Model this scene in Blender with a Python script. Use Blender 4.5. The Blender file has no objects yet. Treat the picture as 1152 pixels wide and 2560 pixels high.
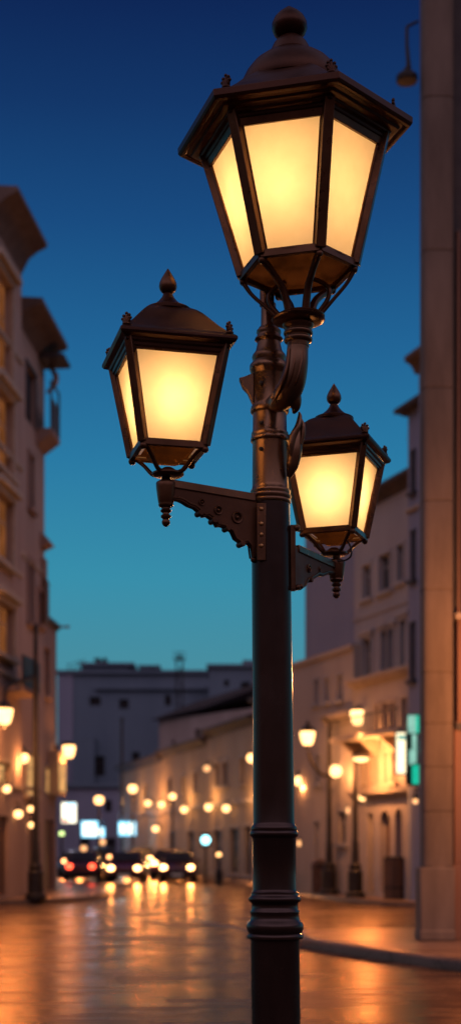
import bpy, bmesh, math, random
from mathutils import Vector, Matrix
random.seed(7)
R = math.radians
scene = bpy.context.scene
col = scene.collection
F, CX, HY, CH = 3600.0, 576.0, 2125.0, 1.5      # focal length in photo pixels, principal column, horizon row, eye height

def P(px, py, Y):                                # photo pixel at depth Y -> world point
    return Vector(((px-CX)*Y/F, Y, CH+(HY-py)*Y/F))

# ------------------------------------------------------------------ materials
MATS = {}
def newmat(name):
    m = bpy.data.materials.new(name); m.use_nodes = True
    nt = m.node_tree
    for n in list(nt.nodes): nt.nodes.remove(n)
    out = nt.nodes.new('ShaderNodeOutputMaterial')
    return m, nt, out
def node(nt, t, **kw):
    n = nt.nodes.new(t)
    for k, v in kw.items():
        if k in n.inputs: n.inputs[k].default_value = v
        else: setattr(n, k, v)
    return n
def ramp(nt, fac, stops):
    r = nt.nodes.new('ShaderNodeValToRGB')
    e = r.color_ramp.elements
    while len(e) < len(stops): e.new(0.5)
    for i, (p, c) in enumerate(stops):
        e[i].position = p; e[i].color = (*c, 1)
    if fac is not None: nt.links.new(fac, r.inputs['Fac'])
    return r
def surf(name, c1, c2, rough=(.6, .8), metal=0.0, scale=3.0, bump=.02, bscale=40.0, spec=.5, streak=False):
    m, nt, out = newmat(name)
    b = node(nt, 'ShaderNodeBsdfPrincipled')
    tc = node(nt, 'ShaderNodeTexCoord')
    mp = node(nt, 'ShaderNodeMapping')
    if streak: mp.inputs['Scale'].default_value = (1, 1, .22)
    nt.links.new(tc.outputs['Object'], mp.inputs['Vector'])
    n1 = node(nt, 'ShaderNodeTexNoise', Scale=scale, Detail=6.0, Roughness=.62)
    nt.links.new(mp.outputs['Vector'], n1.inputs['Vector'])
    r = ramp(nt, n1.outputs['Fac'], [(.32, c1), (.68, c2)])
    nt.links.new(r.outputs['Color'], b.inputs['Base Color'])
    n2 = node(nt, 'ShaderNodeTexNoise', Scale=bscale, Detail=5.0)
    nt.links.new(tc.outputs['Object'], n2.inputs['Vector'])
    rr = ramp(nt, n2.outputs['Fac'], [(.3, (rough[0],)*3), (.7, (rough[1],)*3)])
    nt.links.new(rr.outputs['Color'], b.inputs['Roughness'])
    b.inputs['Metallic'].default_value = metal
    b.inputs['Specular IOR Level'].default_value = spec
    if bump:
        bp = node(nt, 'ShaderNodeBump', Strength=.5, Distance=bump)
        nt.links.new(n2.outputs['Fac'], bp.inputs['Height'])
        nt.links.new(bp.outputs['Normal'], b.inputs['Normal'])
    nt.links.new(b.outputs['BSDF'], out.inputs['Surface'])
    MATS[name] = m
    return m
def emit(name, c, s, var=.12, scale=6.0):
    m, nt, out = newmat(name)
    tc = node(nt, 'ShaderNodeTexCoord')
    n1 = node(nt, 'ShaderNodeTexNoise', Scale=scale, Detail=3.0)
    nt.links.new(tc.outputs['Object'], n1.inputs['Vector'])
    lo = tuple(x*(1-var*2) for x in c)
    r = ramp(nt, n1.outputs['Fac'], [(.3, lo), (.65, c)])
    e = node(nt, 'ShaderNodeEmission', Strength=s)
    nt.links.new(r.outputs['Color'], e.inputs['Color'])
    nt.links.new(e.outputs['Emission'], out.inputs['Surface'])
    MATS[name] = m
    return m
def opal(name):                                  # frosted lantern glass lit from behind by the bulb
    m, nt, out = newmat(name)
    tc = node(nt, 'ShaderNodeTexCoord')
    n1 = node(nt, 'ShaderNodeTexNoise', Scale=9.0, Detail=5.0, Roughness=.6)
    nt.links.new(tc.outputs['Object'], n1.inputs['Vector'])
    r = ramp(nt, n1.outputs['Fac'], [(.25, (.80, .77, .72)), (.75, (.90, .88, .84))])
    t = node(nt, 'ShaderNodeBsdfTranslucent')
    nt.links.new(r.outputs['Color'], t.inputs['Color'])
    d = node(nt, 'ShaderNodeBsdfDiffuse', Color=(.75, .7, .62, 1))
    mx = node(nt, 'ShaderNodeMixShader', Fac=.05)
    nt.links.new(t.outputs[0], mx.inputs[1]); nt.links.new(d.outputs[0], mx.inputs[2])
    rf = node(nt, 'ShaderNodeBsdfRefraction', Color=(.95, .93, .9, 1), Roughness=.72, IOR=1.35)
    m2 = node(nt, 'ShaderNodeMixShader', Fac=.004)
    nt.links.new(mx.outputs[0], m2.inputs[1]); nt.links.new(rf.outputs[0], m2.inputs[2]); mx = m2
    e = node(nt, 'ShaderNodeEmission', Color=(1, .44, .13, 1), Strength=.07)
    ad = node(nt, 'ShaderNodeAddShader')
    nt.links.new(mx.outputs[0], ad.inputs[0]); nt.links.new(e.outputs[0], ad.inputs[1])
    nt.links.new(ad.outputs[0], out.inputs['Surface'])
    MATS[name] = m
    return m

surf('bronze', (.070, .030, .015), (.140, .062, .032), (.24, .40), .70, 5, .0004, 9, .3)
surf('pole_paint', (.032, .018, .016), (.078, .043, .034), (.15, .30), .70, 2.2, .0, 7, streak=True)
surf('bronze_matte', (.060, .022, .010), (.115, .046, .022), (.45, .6), .3, 5, .0004, 9, .2)
surf('bronze_lamplit', (.10, .052, .030), (.22, .115, .065), (.24, .38), .8, 3, 0, 8, streak=True)  # brighter bronze: warm lantern light put into the base colour
surf('roof_metal', (.034, .012, .007), (.072, .027, .016), (.28, .45), .55, 5, .0006, 10, .2)
surf('brass_glint', (.30, .15, .06), (.42, .22, .09), (.3, .42), .9, 5, .0003, 30)
opal('opal_glass')
def amber(name):  # translucent lantern dish, added so bulb glow spills onto arm and pole
    m, nt, out = newmat(name)
    t = node(nt, 'ShaderNodeBsdfTranslucent', Color=(.30, .135, .05, 1))
    g = node(nt, 'ShaderNodeBsdfGlossy', Color=(.5, .3, .15, 1), Roughness=.25)
    tc = node(nt, 'ShaderNodeTexCoord'); n1 = node(nt, 'ShaderNodeTexNoise', Scale=6.0)
    nt.links.new(tc.outputs['Object'], n1.inputs['Vector'])
    r = ramp(nt, n1.outputs['Fac'], [(.3, (.014, .006, .003)), (.7, (.055, .023, .009))]); nt.links.new(r.outputs['Color'], t.inputs['Color'])
    mx = node(nt, 'ShaderNodeMixShader', Fac=.25)
    nt.links.new(t.outputs[0], mx.inputs[1]); nt.links.new(g.outputs[0], mx.inputs[2]); nt.links.new(mx.outputs[0], out.inputs['Surface'])
    MATS[name] = m
amber('spill_dish')
surf('plaster_rose', (.31, .215, .185), (.42, .305, .265), (.8, .95), 0, .7, .01, 25, .2, True)
surf('plaster_brown', (.24, .15, .125), (.34, .23, .19), (.8, .95), 0, .7, .01, 25, .2, True)
surf('plaster_pale', (.34, .28, .25), (.45, .375, .335), (.8, .95), 0, .6, .01, 25, .2, True)
surf('plaster_grey', (.30, .275, .285), (.40, .37, .37), (.8, .95), 0, .5, .01, 25, .2, True)
surf('plaster_slate', (.19, .20, .28), (.27, .27, .355), (.8, .95), 0, .25, .01, 25, .2, True)
surf('plaster_hazed', (.105, .145, .20), (.16, .205, .265), (.8, .95), 0, .15, .01, 25, .2, True)  # bluish haze of distance put into the plaster colour
surf('plaster_ochre', (.33, .23, .15), (.44, .32, .22), (.8, .95), 0, .5, .01, 25, .2, True)
surf('stone', (.095, .066, .054), (.20, .145, .12), (.7, .9), 0, 1.6, .008, 30, .3, True)
surf('stone_red', (.17, .085, .065), (.25, .13, .10), (.7, .9), 0, 1.2, .008, 30, .3, True)
surf('trim', (.36, .28, .22), (.46, .36, .29), (.7, .9), 0, 3, .004, 30, .3)
surf('dark_trim', (.05, .04, .045), (.08, .065, .065), (.6, .8), 0, 3, .004, 30, .3)
surf('roof_tile', (.055, .045, .05), (.10, .075, .075), (.7, .9), 0, 4, .02, 14, .3)
surf('eave_wood', (.12, .078, .066), (.18, .12, .10), (.7, .9), 0, 3, .01, 20, .2)
surf('dark_glass', (.008, .008, .012), (.022, .02, .026), (.25, .5), 0, 2, 0, 8, .25)
surf('iron', (.018, .014, .014), (.035, .026, .024), (.45, .65), .4, 6, .003, 30)
surf('bin_brown', (.06, .030, .022), (.10, .050, .036), (.5, .7), 0, 5, .004, 30, .3)
surf('bin_grey', (.10, .085, .085), (.15, .125, .12), (.6, .8), 0, 5, .004, 30, .3)
surf('wood_brown', (.10, .050, .030), (.17, .085, .05), (.5, .7), 0, 6, .004, 30, .3, True)
surf('car_red', (.09, .010, .010), (.12, .014, .012), (.18, .28), .2, 2, 0, 10)
surf('car_dark', (.025, .022, .025), (.04, .035, .035), (.18, .28), .3, 2, 0, 10)
surf('car_plum', (.07, .018, .022), (.10, .026, .03), (.18, .28), .3, 2, 0, 10)
surf('car_silver', (.10, .08, .08), (.14, .11, .11), (.2, .3), .5, 2, 0, 10)
surf('rubber', (.012, .012, .012), (.022, .022, .022), (.8, .95), 0, 10, .002, 50, .2)
surf('chrome', (.5, .5, .5), (.65, .64, .62), (.12, .25), 1, 6, 0, 30)
surf('plate_white', (.6, .6, .55), (.7, .7, .66), (.4, .5), 0, 6, 0, 30)
emit('lamp_glow', (1, .50, .18), 5)
emit('lamp_glow_dim', (1, .46, .18), 2.2)
emit('lamp_glow_green', (.75, 1, .35), 2.6)
emit('lamp_glow_cool', (.35, .9, 1), 5)
emit('head_warm', (1, .46, .16), 16)
emit('head_orange', (1, .40, .14), 8)
emit('tail_red', (1, .075, .03), 7)
emit('sign_white', (1, .84, .52), 2.0, .05)
emit('sign_green', (.01, .42, .27), 1.6, .2, 3)
emit('sign_mint', (.30, .62, .50), 1.1, .2, 3)
emit('sign_blue', (.25, .72, 1), 2.6, .2, 2)
emit('sign_cream', (1, .93, .72), 2.3, .08, 2)
emit('sign_red', (1, .35, .22), 1.4, .15, 2)
emit('window_warm', (1, .50, .17), .95, .25, 2.5)
emit('window_streetlit', (1, .32, .09), .22, .3, 1.5)  # weak pane glow standing in for street light on the window surrounds

def road_mat(name, base1, base2, r_lo, r_hi, spec):
    m, nt, out = newmat(name)
    b = node(nt, 'ShaderNodeBsdfPrincipled')
    tc = node(nt, 'ShaderNodeTexCoord')
    big = node(nt, 'ShaderNodeTexNoise', Scale=.55, Detail=7.0, Roughness=.65)
    nt.links.new(tc.outputs['Object'], big.inputs['Vector'])
    c = ramp(nt, big.outputs['Fac'], [(.3, base1), (.7, base2)])
    grit = node(nt, 'ShaderNodeTexNoise', Scale=55.0, Detail=4.0)
    nt.links.new(tc.outputs['Object'], grit.inputs['Vector'])
    mp = node(nt, 'ShaderNodeMapping'); mp.inputs['Scale'].default_value = (.35, 2.2, 1)
    nt.links.new(tc.outputs['Object'], mp.inputs['Vector'])
    wear = node(nt, 'ShaderNodeTexNoise', Scale=1.4, Detail=8.0, Roughness=.7)
    nt.links.new(mp.outputs['Vector'], wear.inputs['Vector'])
    # thin tar seams running across the carriageway
    vor = node(nt, 'ShaderNodeTexVoronoi', Scale=.8); vor.feature = 'DISTANCE_TO_EDGE'
    nt.links.new(mp.outputs['Vector'], vor.inputs['Vector'])
    seam = ramp(nt, vor.outputs['Distance'], [(.0, (.35, .35, .35)), (.012, (1, 1, 1))])
    mul = node(nt, 'ShaderNodeMix'); mul.data_type = 'RGBA'; mul.blend_type = 'MULTIPLY'; mul.inputs['Factor'].default_value = 1
    nt.links.new(c.outputs['Color'], mul.inputs[6]); nt.links.new(seam.outputs['Color'], mul.inputs[7])
    nt.links.new(mul.outputs[2], b.inputs['Base Color'])
    mw = node(nt, 'ShaderNodeMix'); mw.data_type = 'FLOAT'; mw.inputs['Factor'].default_value = .5
    nt.links.new(wear.outputs['Fac'], mw.inputs[2]); nt.links.new(big.outputs['Fac'], mw.inputs[3])
    rr = ramp(nt, mw.outputs[0], [(.36, (r_lo,)*3), (.64, (r_hi,)*3)])
    nt.links.new(rr.outputs['Color'], b.inputs['Roughness'])
    b.inputs['Specular IOR Level'].default_value = 0
    ht = node(nt, 'ShaderNodeMath', operation='MULTIPLY_ADD'); ht.inputs[1].default_value = .5
    nt.links.new(grit.outputs['Fac'], ht.inputs[0]); nt.links.new(wear.outputs['Fac'], ht.inputs[2])
    bp = node(nt, 'ShaderNodeBump', Strength=.2, Distance=.012)
    nt.links.new(ht.outputs[0], bp.inputs['Height'])
    nt.links.new(bp.outputs['Normal'], b.inputs['Normal'])
    gl = node(nt, 'ShaderNodeBsdfGlossy', Color=(.96, .66, .46, 1))         # brownish wet film
    nt.links.new(rr.outputs['Color'], gl.inputs['Roughness']); nt.links.new(bp.outputs['Normal'], gl.inputs['Normal'])
    fr = node(nt, 'ShaderNodeFresnel', IOR=1.33)
    fm = node(nt, 'ShaderNodeMath', operation='MULTIPLY'); fm.inputs[1].default_value = spec
    nt.links.new(fr.outputs[0], fm.inputs[0])
    mx = nt.nodes.new('ShaderNodeMixShader')
    nt.links.new(fm.outputs[0], mx.inputs[0]); nt.links.new(b.outputs['BSDF'], mx.inputs[1]); nt.links.new(gl.outputs[0], mx.inputs[2])
    nt.links.new(mx.outputs[0], out.inputs['Surface'])
    MATS[name] = m
road_mat('asphalt', (.024, .016, .017), (.048, .032, .031), .13, .38, .55)
road_mat('paving', (.085, .060, .052), (.14, .10, .085), .22, .42, .75)
surf('kerb_stone', (.06, .046, .042), (.11, .085, .075), (.5, .7), 0, 2, .006, 30)
surf('road_paint', (.16, .13, .115), (.30, .25, .22), (.45, .7), 0, 3, .002, 30)

# ------------------------------------------------------------------ mesh builder
class MB:
    def __init__(s): s.bm = bmesh.new()
    def face(s, vs):
        try: return s.bm.faces.new(vs)
        except ValueError: return None
    def box(s, a, b, M=None):
        x0, x1 = sorted((a[0], b[0])); y0, y1 = sorted((a[1], b[1])); z0, z1 = sorted((a[2], b[2]))
        co = [(x0,y0,z0),(x1,y0,z0),(x1,y1,z0),(x0,y1,z0),(x0,y0,z1),(x1,y0,z1),(x1,y1,z1),(x0,y1,z1)]
        v = [s.bm.verts.new(M @ Vector(c) if M else c) for c in co]
        for f in ((3,2,1,0),(4,5,6,7),(0,1,5,4),(1,2,6,5),(2,3,7,6),(3,0,4,7)): s.face([v[i] for i in f])
        return s
    def loft(s, rings, cap0=True, cap1=True, closed=False):
        rs = [[s.bm.verts.new(p) for p in r] for r in rings]
        n = len(rs[0])
        pairs = list(zip(rs, rs[1:]))
        if closed: pairs.append((rs[-1], rs[0]))
        for a, b in pairs:
            for i in range(n):
                j = (i+1) % n
                s.face([a[i], a[j], b[j], b[i]])
        if not closed:
            if cap0: s.face(list(reversed(rs[0])))
            if cap1: s.face(rs[-1])
        return s
    def lathe(s, prof, c=(0,0), n=32, rot=0.0, sx=1.0, sy=1.0, lean=None, cap0=True, cap1=True):
        rings = []
        for r, z in prof:
            ox, oy = lean(z) if lean else (0, 0)
            r = max(r, .0004)
            rings.append([(c[0]+ox+r*sx*math.cos(rot+2*math.pi*i/n), c[1]+oy+r*sy*math.sin(rot+2*math.pi*i/n), z) for i in range(n)])
        return s.loft(rings, cap0, cap1)
    def bar(s, p0, p1, w, h, up=(0,0,1), w1=None, h1=None):
        p0, p1 = Vector(p0), Vector(p1); d = (p1-p0).normalized(); up = Vector(up)
        x = d.cross(up)
        if x.length < 1e-5: x = d.cross(Vector((0,1,0)))
        x.normalize(); y = x.cross(d)
        def q(p, w, h): return [p+x*w/2+y*h/2, p-x*w/2+y*h/2, p-x*w/2-y*h/2, p+x*w/2-y*h/2]
        return s.loft([q(p0, w, h), q(p1, w1 or w, h1 or h)])
    def tube(s, pts, rad, n=12, sub=0, flat=1.0):
        pts = [Vector(p) for p in pts]
        if not hasattr(rad, '__len__'): rad = [rad]*len(pts)
        if sub:
            P2, R2 = [], []
            for i in range(len(pts)-1):
                a, b = pts[i], pts[i+1]
                pm = pts[i-1] if i else a*2-b
                pn = pts[i+2] if i+2 < len(pts) else b*2-a
                for k in range(sub):
                    t = k/sub
                    P2.append(.5*((2*a)+(b-pm)*t+(2*pm-5*a+4*b-pn)*t*t+(3*a-pm-3*b+pn)*t**3))
                    R2.append(rad[i]*(1-t)+rad[i+1]*t)
            P2.append(pts[-1]); R2.append(rad[-1]); pts, rad = P2, R2
        rings = []; ref = None
        for i, p in enumerate(pts):
            d = (pts[min(i+1, len(pts)-1)]-pts[max(i-1, 0)]).normalized()
            if ref is None:
                ref = Vector((0,0,1)) if abs(d.z) < .9 else Vector((1,0,0))
            x = (ref-d*ref.dot(d)).normalized(); ref = x
            y = d.cross(x)
            rings.append([p+(x*math.cos(2*math.pi*k/n)*flat+y*math.sin(2*math.pi*k/n))*rad[i] for k in range(n)])
        return s.loft(rings)
    def prism(s, poly, off, M=None):             # poly: 3D points; extruded by off
        off = Vector(off)
        a = [s.bm.verts.new(Vector(p)) for p in poly]; b = [s.bm.verts.new(Vector(p)+off) for p in poly]
        n = len(a)
        s.face(a); s.face(list(reversed(b)))
        for i in range(n): s.face([a[i], b[i], b[(i+1) % n], a[(i+1) % n]])
        return s
    def ball(s, c, r, sx=1, sy=1, sz=1, n=12):
        c = Vector(c)
        rings = []
        for j in range(1, n):
            t = math.pi*j/n
            rings.append([(c.x+r*sx*math.sin(t)*math.cos(2*math.pi*i/(2*n)), c.y+r*sy*math.sin(t)*math.sin(2*math.pi*i/(2*n)), c.z-r*sz*math.cos(t)) for i in range(2*n)])
        return s.loft(rings)
    def build(s, name, mat, parent=None, bevel=0.0, ang=35):
        bmesh.ops.recalc_face_normals(s.bm, faces=s.bm.faces[:])
        for f in s.bm.faces: f.smooth = True
        for e in s.bm.edges:
            if len(e.link_faces) == 2 and e.calc_face_angle(0) > R(ang): e.smooth = False
        me = bpy.data.meshes.new(name); s.bm.to_mesh(me); s.bm.free()
        me.materials.append(MATS[mat])
        o = bpy.data.objects.new(name, me); col.objects.link(o)
        if parent: o.parent = parent
        if bevel:
            b = o.modifiers.new('bevel', 'BEVEL'); b.width = bevel; b.segments = 2; b.limit_method = 'ANGLE'; b.angle_limit = R(40)
        return o

def thing(name, label, cat, loc=(0,0,0), rz=0.0, group=None):
    o = bpy.data.objects.new(name, None); col.objects.link(o)
    o.empty_display_size = .2
    o.location = loc; o.rotation_euler = (0, 0, rz)
    o['label'] = label; o['category'] = cat
    if group: o['group'] = group
    return o
def copy_tree(o, parent=None):
    c = o.copy(); col.objects.link(c)
    if parent: c.parent = parent
    for ch in list(o.children): copy_tree(ch, c)
    return c
def dup(o, label, loc, rz=0.0, sc=1.0, group=None):
    c = copy_tree(o); c['label'] = label; c.location = loc; c.rotation_euler = (0, 0, rz); c.scale = (sc,)*3
    if group: c['group'] = group
    return c
def struct(o): o['kind'] = 'structure'; return o
def point(name, loc, watts, rgb=(1, .38, .11), rad=.08, parent=None):
    l = bpy.data.lights.new(name, 'POINT'); l.energy = watts; l.color = rgb; l.shadow_soft_size = rad
    o = bpy.data.objects.new(name, l); col.objects.link(o); o.location = loc
    if parent: o.parent = parent
    return o

# ------------------------------------------------------------------ camera
cam = bpy.data.cameras.new('camera'); co = bpy.data.objects.new('camera', cam); col.objects.link(co)
co.location = (0, 0, CH); co.rotation_euler = (R(90), 0, 0)
cam.sensor_fit = 'VERTICAL'; cam.sensor_height = 36; cam.sensor_width = 36
cam.lens = 36*F/2560
cam.shift_y = (HY-1280)/2560
cam.clip_start = .1; cam.clip_end = 3000
cam.dof.use_dof = True; cam.dof.focus_distance = 6.75
cam.dof.aperture_fstop = (cam.lens/1000)/.032
scene.camera = co

# ------------------------------------------------------------------ dusk sky
w = bpy.data.worlds.new('World'); scene.world = w; w.use_nodes = True
nt = w.node_tree
for n in list(nt.nodes): nt.nodes.remove(n)
out = nt.nodes.new('ShaderNodeOutputWorld')
tc = node(nt, 'ShaderNodeTexCoord')
sep = node(nt, 'ShaderNodeSeparateXYZ'); nt.links.new(tc.outputs['Generated'], sep.inputs[0])
def s2l(*c): return tuple((x/255/12.92) if x/255 < .04045 else ((x/255+.055)/1.055)**2.4 for x in c)
sk = ramp(nt, sep.outputs['Z'], [(0, s2l(120, 155, 158)), (.125, s2l(72, 142, 160)), (.185, s2l(56, 142, 170)), (.26, s2l(42, 122, 164)),
                                 (.33, s2l(33, 100, 150)), (.40, s2l(25, 75, 128)), (.46, s2l(19, 54, 104)), (.52, s2l(13, 34, 82)), (.75, s2l(8, 20, 60)), (1, s2l(6, 15, 48))])
# unseen lavender band added high behind and above the viewer to light the facades
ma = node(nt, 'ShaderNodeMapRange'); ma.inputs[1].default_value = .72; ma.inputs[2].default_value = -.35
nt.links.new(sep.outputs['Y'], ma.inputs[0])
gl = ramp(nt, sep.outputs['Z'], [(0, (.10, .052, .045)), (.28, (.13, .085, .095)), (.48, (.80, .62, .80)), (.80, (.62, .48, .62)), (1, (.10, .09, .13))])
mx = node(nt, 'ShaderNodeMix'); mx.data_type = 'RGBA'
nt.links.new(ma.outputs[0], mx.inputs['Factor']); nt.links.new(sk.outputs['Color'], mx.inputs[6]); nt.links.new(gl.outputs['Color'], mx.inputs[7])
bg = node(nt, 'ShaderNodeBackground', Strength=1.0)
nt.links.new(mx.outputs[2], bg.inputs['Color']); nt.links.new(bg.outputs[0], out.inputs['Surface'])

# ------------------------------------------------------------------ ground, roads, pavements
m = MB(); m.face([m.bm.verts.new(p) for p in ((-900,-60,0),(900,-60,0),(900,1800,0),(-900,1800,0))])
struct(m.build('road', 'asphalt'))
def pavement(name, poly, h=.13):
    m = MB(); m.prism([(x, y, .0) for x, y in poly], (0, 0, h)); o = struct(m.build(name, 'paving'))
    return o
def smooth_edge(pts, n=5):
    out = []
    for i in range(len(pts)-1):
        a, b = Vector((*pts[i], 0)), Vector((*pts[i+1], 0))
        pm = Vector((*pts[i-1], 0)) if i else a*2-b
        pn = Vector((*pts[i+2], 0)) if i+2 < len(pts) else b*2-a
        for k in range(n):
            t = k/n
            p = .5*((2*a)+(b-pm)*t+(2*pm-5*a+4*b-pn)*t*t+(3*a-pm-3*b+pn)*t**3)
            out.append((p.x, p.y))
    out.append(pts[-1]); return out
def kerb(name, edge, side, h=.14, wd=.28):       # raised kerb stones along the pavement edge
    m = MB(); rings = []
    for i, p in enumerate(edge):
        a = Vector(edge[max(i-1, 0)]); b = Vector(edge[min(i+1, len(edge)-1)])
        d = (b-a).normalized(); n = Vector((-d.y, d.x))*side
        q = Vector(p)
        rings.append([(q.x-n.x*.03, q.y-n.y*.03, 0), (q.x-n.x*.03, q.y-n.y*.03, h-.025), (q.x, q.y, h), (q.x+n.x*wd, q.y+n.y*wd, h+.002), (q.x+n.x*wd, q.y+n.y*wd, 0)])
    m.loft(rings)
    return struct(m.build(name, 'paving', ang=60))
left_edge = smooth_edge([(-16, 38.6), (-9, 38.9), (-6.3, 39.4), (-4.6, 41.0), (-4.0, 44.5), (-4.25, 50), (-6.0, 57), (-9.6, 72), (-17, 104)])
pavement('left_pavement', left_edge + [(-30, 104), (-30, 38.6)]); kerb('left_kerb', left_edge, 1)
right_edge = smooth_edge([(12, 34.8), (7, 36.2), (4.9, 37.4), (3.6, 40.3), (2.66, 44.5), (1.7, 52), (.75, 61), (-1.0, 72), (-7.6, 97)])
pavement('right_pavement', right_edge + [(30, 97), (30, 34.8)]); kerb('right_kerb', right_edge, -1)
near_edge = smooth_edge([(1.25, 24.6), (1.02, 23.6), (1.08, 22.3), (1.75, 20.3), (2.3, 18.95), (2.95, 17.6), (4.6, 15.6), (8, 13.6)])
pavement('corner_pavement', near_edge + [(16, 13.6), (16, 27.0), (3.4, 25.6)]); kerb('corner_kerb', near_edge, 1)
m = MB(); m.box((0, -.07, .004), (5.2, .07, .006)); o = struct(m.build('road_marking', 'road_paint'))
a, b = P(470, 2298, 1), P(640, 2331, 1)
pa = Vector((a.x*1.5/(1.5-a.z), 1.5/(1.5-a.z))); pb = Vector((b.x*1.5/(1.5-b.z), 1.5/(1.5-b.z)))
o.location = (pa.x, pa.y, 0); o.rotation_euler = (0, 0, math.atan2(pb.y-pa.y, pb.x-pa.x))

# ------------------------------------------------------------------ facades
class Fac:
    def __init__(s, A, B):
        s.A, s.B = Vector(A), Vector(B); s.L = (s.B-s.A).length; s.d = (s.B-s.A)/s.L
        s.rz = math.atan2(s.d.y, s.d.x)
    def u(s, px):
        k = (px-CX)/F
        return (k*s.A.y-s.A.x)/(s.d.x-k*s.d.y)
    def Y(s, u): return s.A.y+u*s.d.y
    def uz(s, px, py):
        u = s.u(px); return u, CH+(HY-py)*s.Y(u)/F
    def rect(s, x0, y0, x1, y1):
        u0, u1 = sorted((s.u(x0), s.u(x1))); Y = s.Y((u0+u1)/2)
        return u0, CH+(HY-y1)*Y/F, u1, CH+(HY-y0)*Y/F
def ray_line(px, A, B):
    f = Fac(A, B); u = f.u(px); q = f.A+f.d*u; return (q.x, q.y)
def wall_part(par, L, h, depth, mat, holes=(), z0=0.0, y0=0.0, name='wall', x0=0.0, skew=0.0, rev=.2):
    m = MB()
    hs = [(max(a, x0+.05), max(b, z0), min(c, L-.05), min(d, h-.05)) for a, b, c, d in holes]
    hs = [t for t in hs if t[2]-t[0] > .05 and t[3]-t[1] > .05]
    xs = sorted({x0, L, *[v for t in hs for v in (t[0], t[2])]}); zs = sorted({z0, h, *[v for t in hs for v in (t[1], t[3])]})
    V = {}
    def v(x, z, y=0.0):
        k = (round(x, 4), round(z, 4), round(y, 4))
        if k not in V: V[k] = m.bm.verts.new((x, y0+y, z))
        return V[k]
    for i in range(len(xs)-1):
        for j in range(len(zs)-1):
            cx, cz = (xs[i]+xs[i+1])/2, (zs[j]+zs[j+1])/2
            if any(t[0] < cx < t[2] and t[1] < cz < t[3] for t in hs): continue
            m.face([v(xs[i], zs[j]), v(xs[i+1], zs[j]), v(xs[i+1], zs[j+1]), v(xs[i], zs[j+1])])
    for a, b, c, d in hs:
        q = [(a, b), (c, b), (c, d), (a, d)]
        for i in range(4):
            p, r = q[i], q[(i+1) % 4]
            m.face([m.bm.verts.new((p[0], y0, p[1])), m.bm.verts.new((r[0], y0, r[1])), m.bm.verts.new((r[0], y0+rev, r[1])), m.bm.verts.new((p[0], y0+rev, p[1]))])
        m.face([m.bm.verts.new((p[0], y0+rev, p[1])) for p in q])
    # sides, back, top
    a0, a1, b1, b0 = (x0, y0), (L, y0), (L+skew, y0+depth), (x0+skew, y0+depth)
    for p, r in ((a1, b1), (b1, b0), (b0, a0)):
        m.face([m.bm.verts.new((*p, z0)), m.bm.verts.new((*r, z0)), m.bm.verts.new((*r, h)), m.bm.verts.new((*p, h))])
    m.face([m.bm.verts.new((*p, h)) for p in (a0, a1, b1, b0)])
    bmesh.ops.remove_doubles(m.bm, verts=m.bm.verts[:], dist=.0005)
    return m.build(name, mat, par)
def window(par, r, y0=0.0, pane='dark_glass', trim='trim', surround=.10, proud=.05, sill=True, rev=.2, frame=None, head=0.0):
    a, b, c, d = r
    m = MB()
    if surround:
        s_, p = surround, proud
        m.box((a-s_, y0-p, b), (a, y0+.01, d)); m.box((c, y0-p, b), (c+s_, y0+.01, d))
        m.box((a-s_*1.2, y0-p*1.2, d), (c+s_*1.2, y0+.01, d+s_))
        if head: m.box((a-s_*1.8, y0-p*2.6, d+s_+.002), (c+s_*1.8, y0+.01, d+s_+head))
    if sill: m.box((a-surround*1.5-.04, y0-proud-.09, b-.10), (c+surround*1.5+.04, y0+.01, b-.002))
    f = .05; yy = y0+rev-.09
    m.box((a, yy, b), (a+f, yy+.06, d)); m.box((c-f, yy, b), (c, yy+.06, d))
    m.box((a+f, yy, b), (c-f, yy+.06, b+f)); m.box((a+f, yy, d-f), (c-f, yy+.06, d))
    m.box(((a+c)/2-f/2, yy+.004, b+f), ((a+c)/2+f/2, yy+.056, d-f))
    m.box((a+f, yy+.008, b+(d-b)*.66), ((a+c)/2-f/2, yy+.052, b+(d-b)*.66+f*.8)); m.box(((a+c)/2+f/2, yy+.008, b+(d-b)*.66), (c-f, yy+.052, b+(d-b)*.66+f*.8))
    o = m.build('window', trim, par)
    q = MB(); q.box((a+f, yy+.02, b+f), (c-f, yy+.03, d-f)); q.build('pane', pane, o)
    return o
def eave(par, L, h, over, th, depth, mat='eave_wood', x0=0.0, y0=0.0, cove=.45, name='eave', rise=.3, ends=.0):
    pr = [(0, h-cove), (-over*.30, h-cove*.42), (-over*.62, h-cove*.16), (-over*.92, h-.02), (-over, h+.02), (-over, h+th), (depth*.5, h+th+rise), (depth, h+th)]
    m = MB(); m.prism([(x0-ends, y0+y, z) for y, z in pr], (L-x0+2*ends, 0, 0)); return m.build(name, mat, par, ang=50)
def ledge(par, x0, x1, z0, z1, out_, y0=0.0, mat='trim', name='ledge', step=True):
    m = MB(); m.box((x0, y0-out_, z0+(z1-z0)*.4), (x1, y0+.02, z1))
    if step: m.box((x0, y0-out_*.6, z0), (x1, y0+.018, z0+(z1-z0)*.4-.002))
    return m.build(name, mat, par)
def building(name, label, cat, A, B, group=None):
    f = Fac(A, B); t = thing(name, label, cat, (f.A.x, f.A.y, 0), f.rz, group); return t, f

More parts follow.
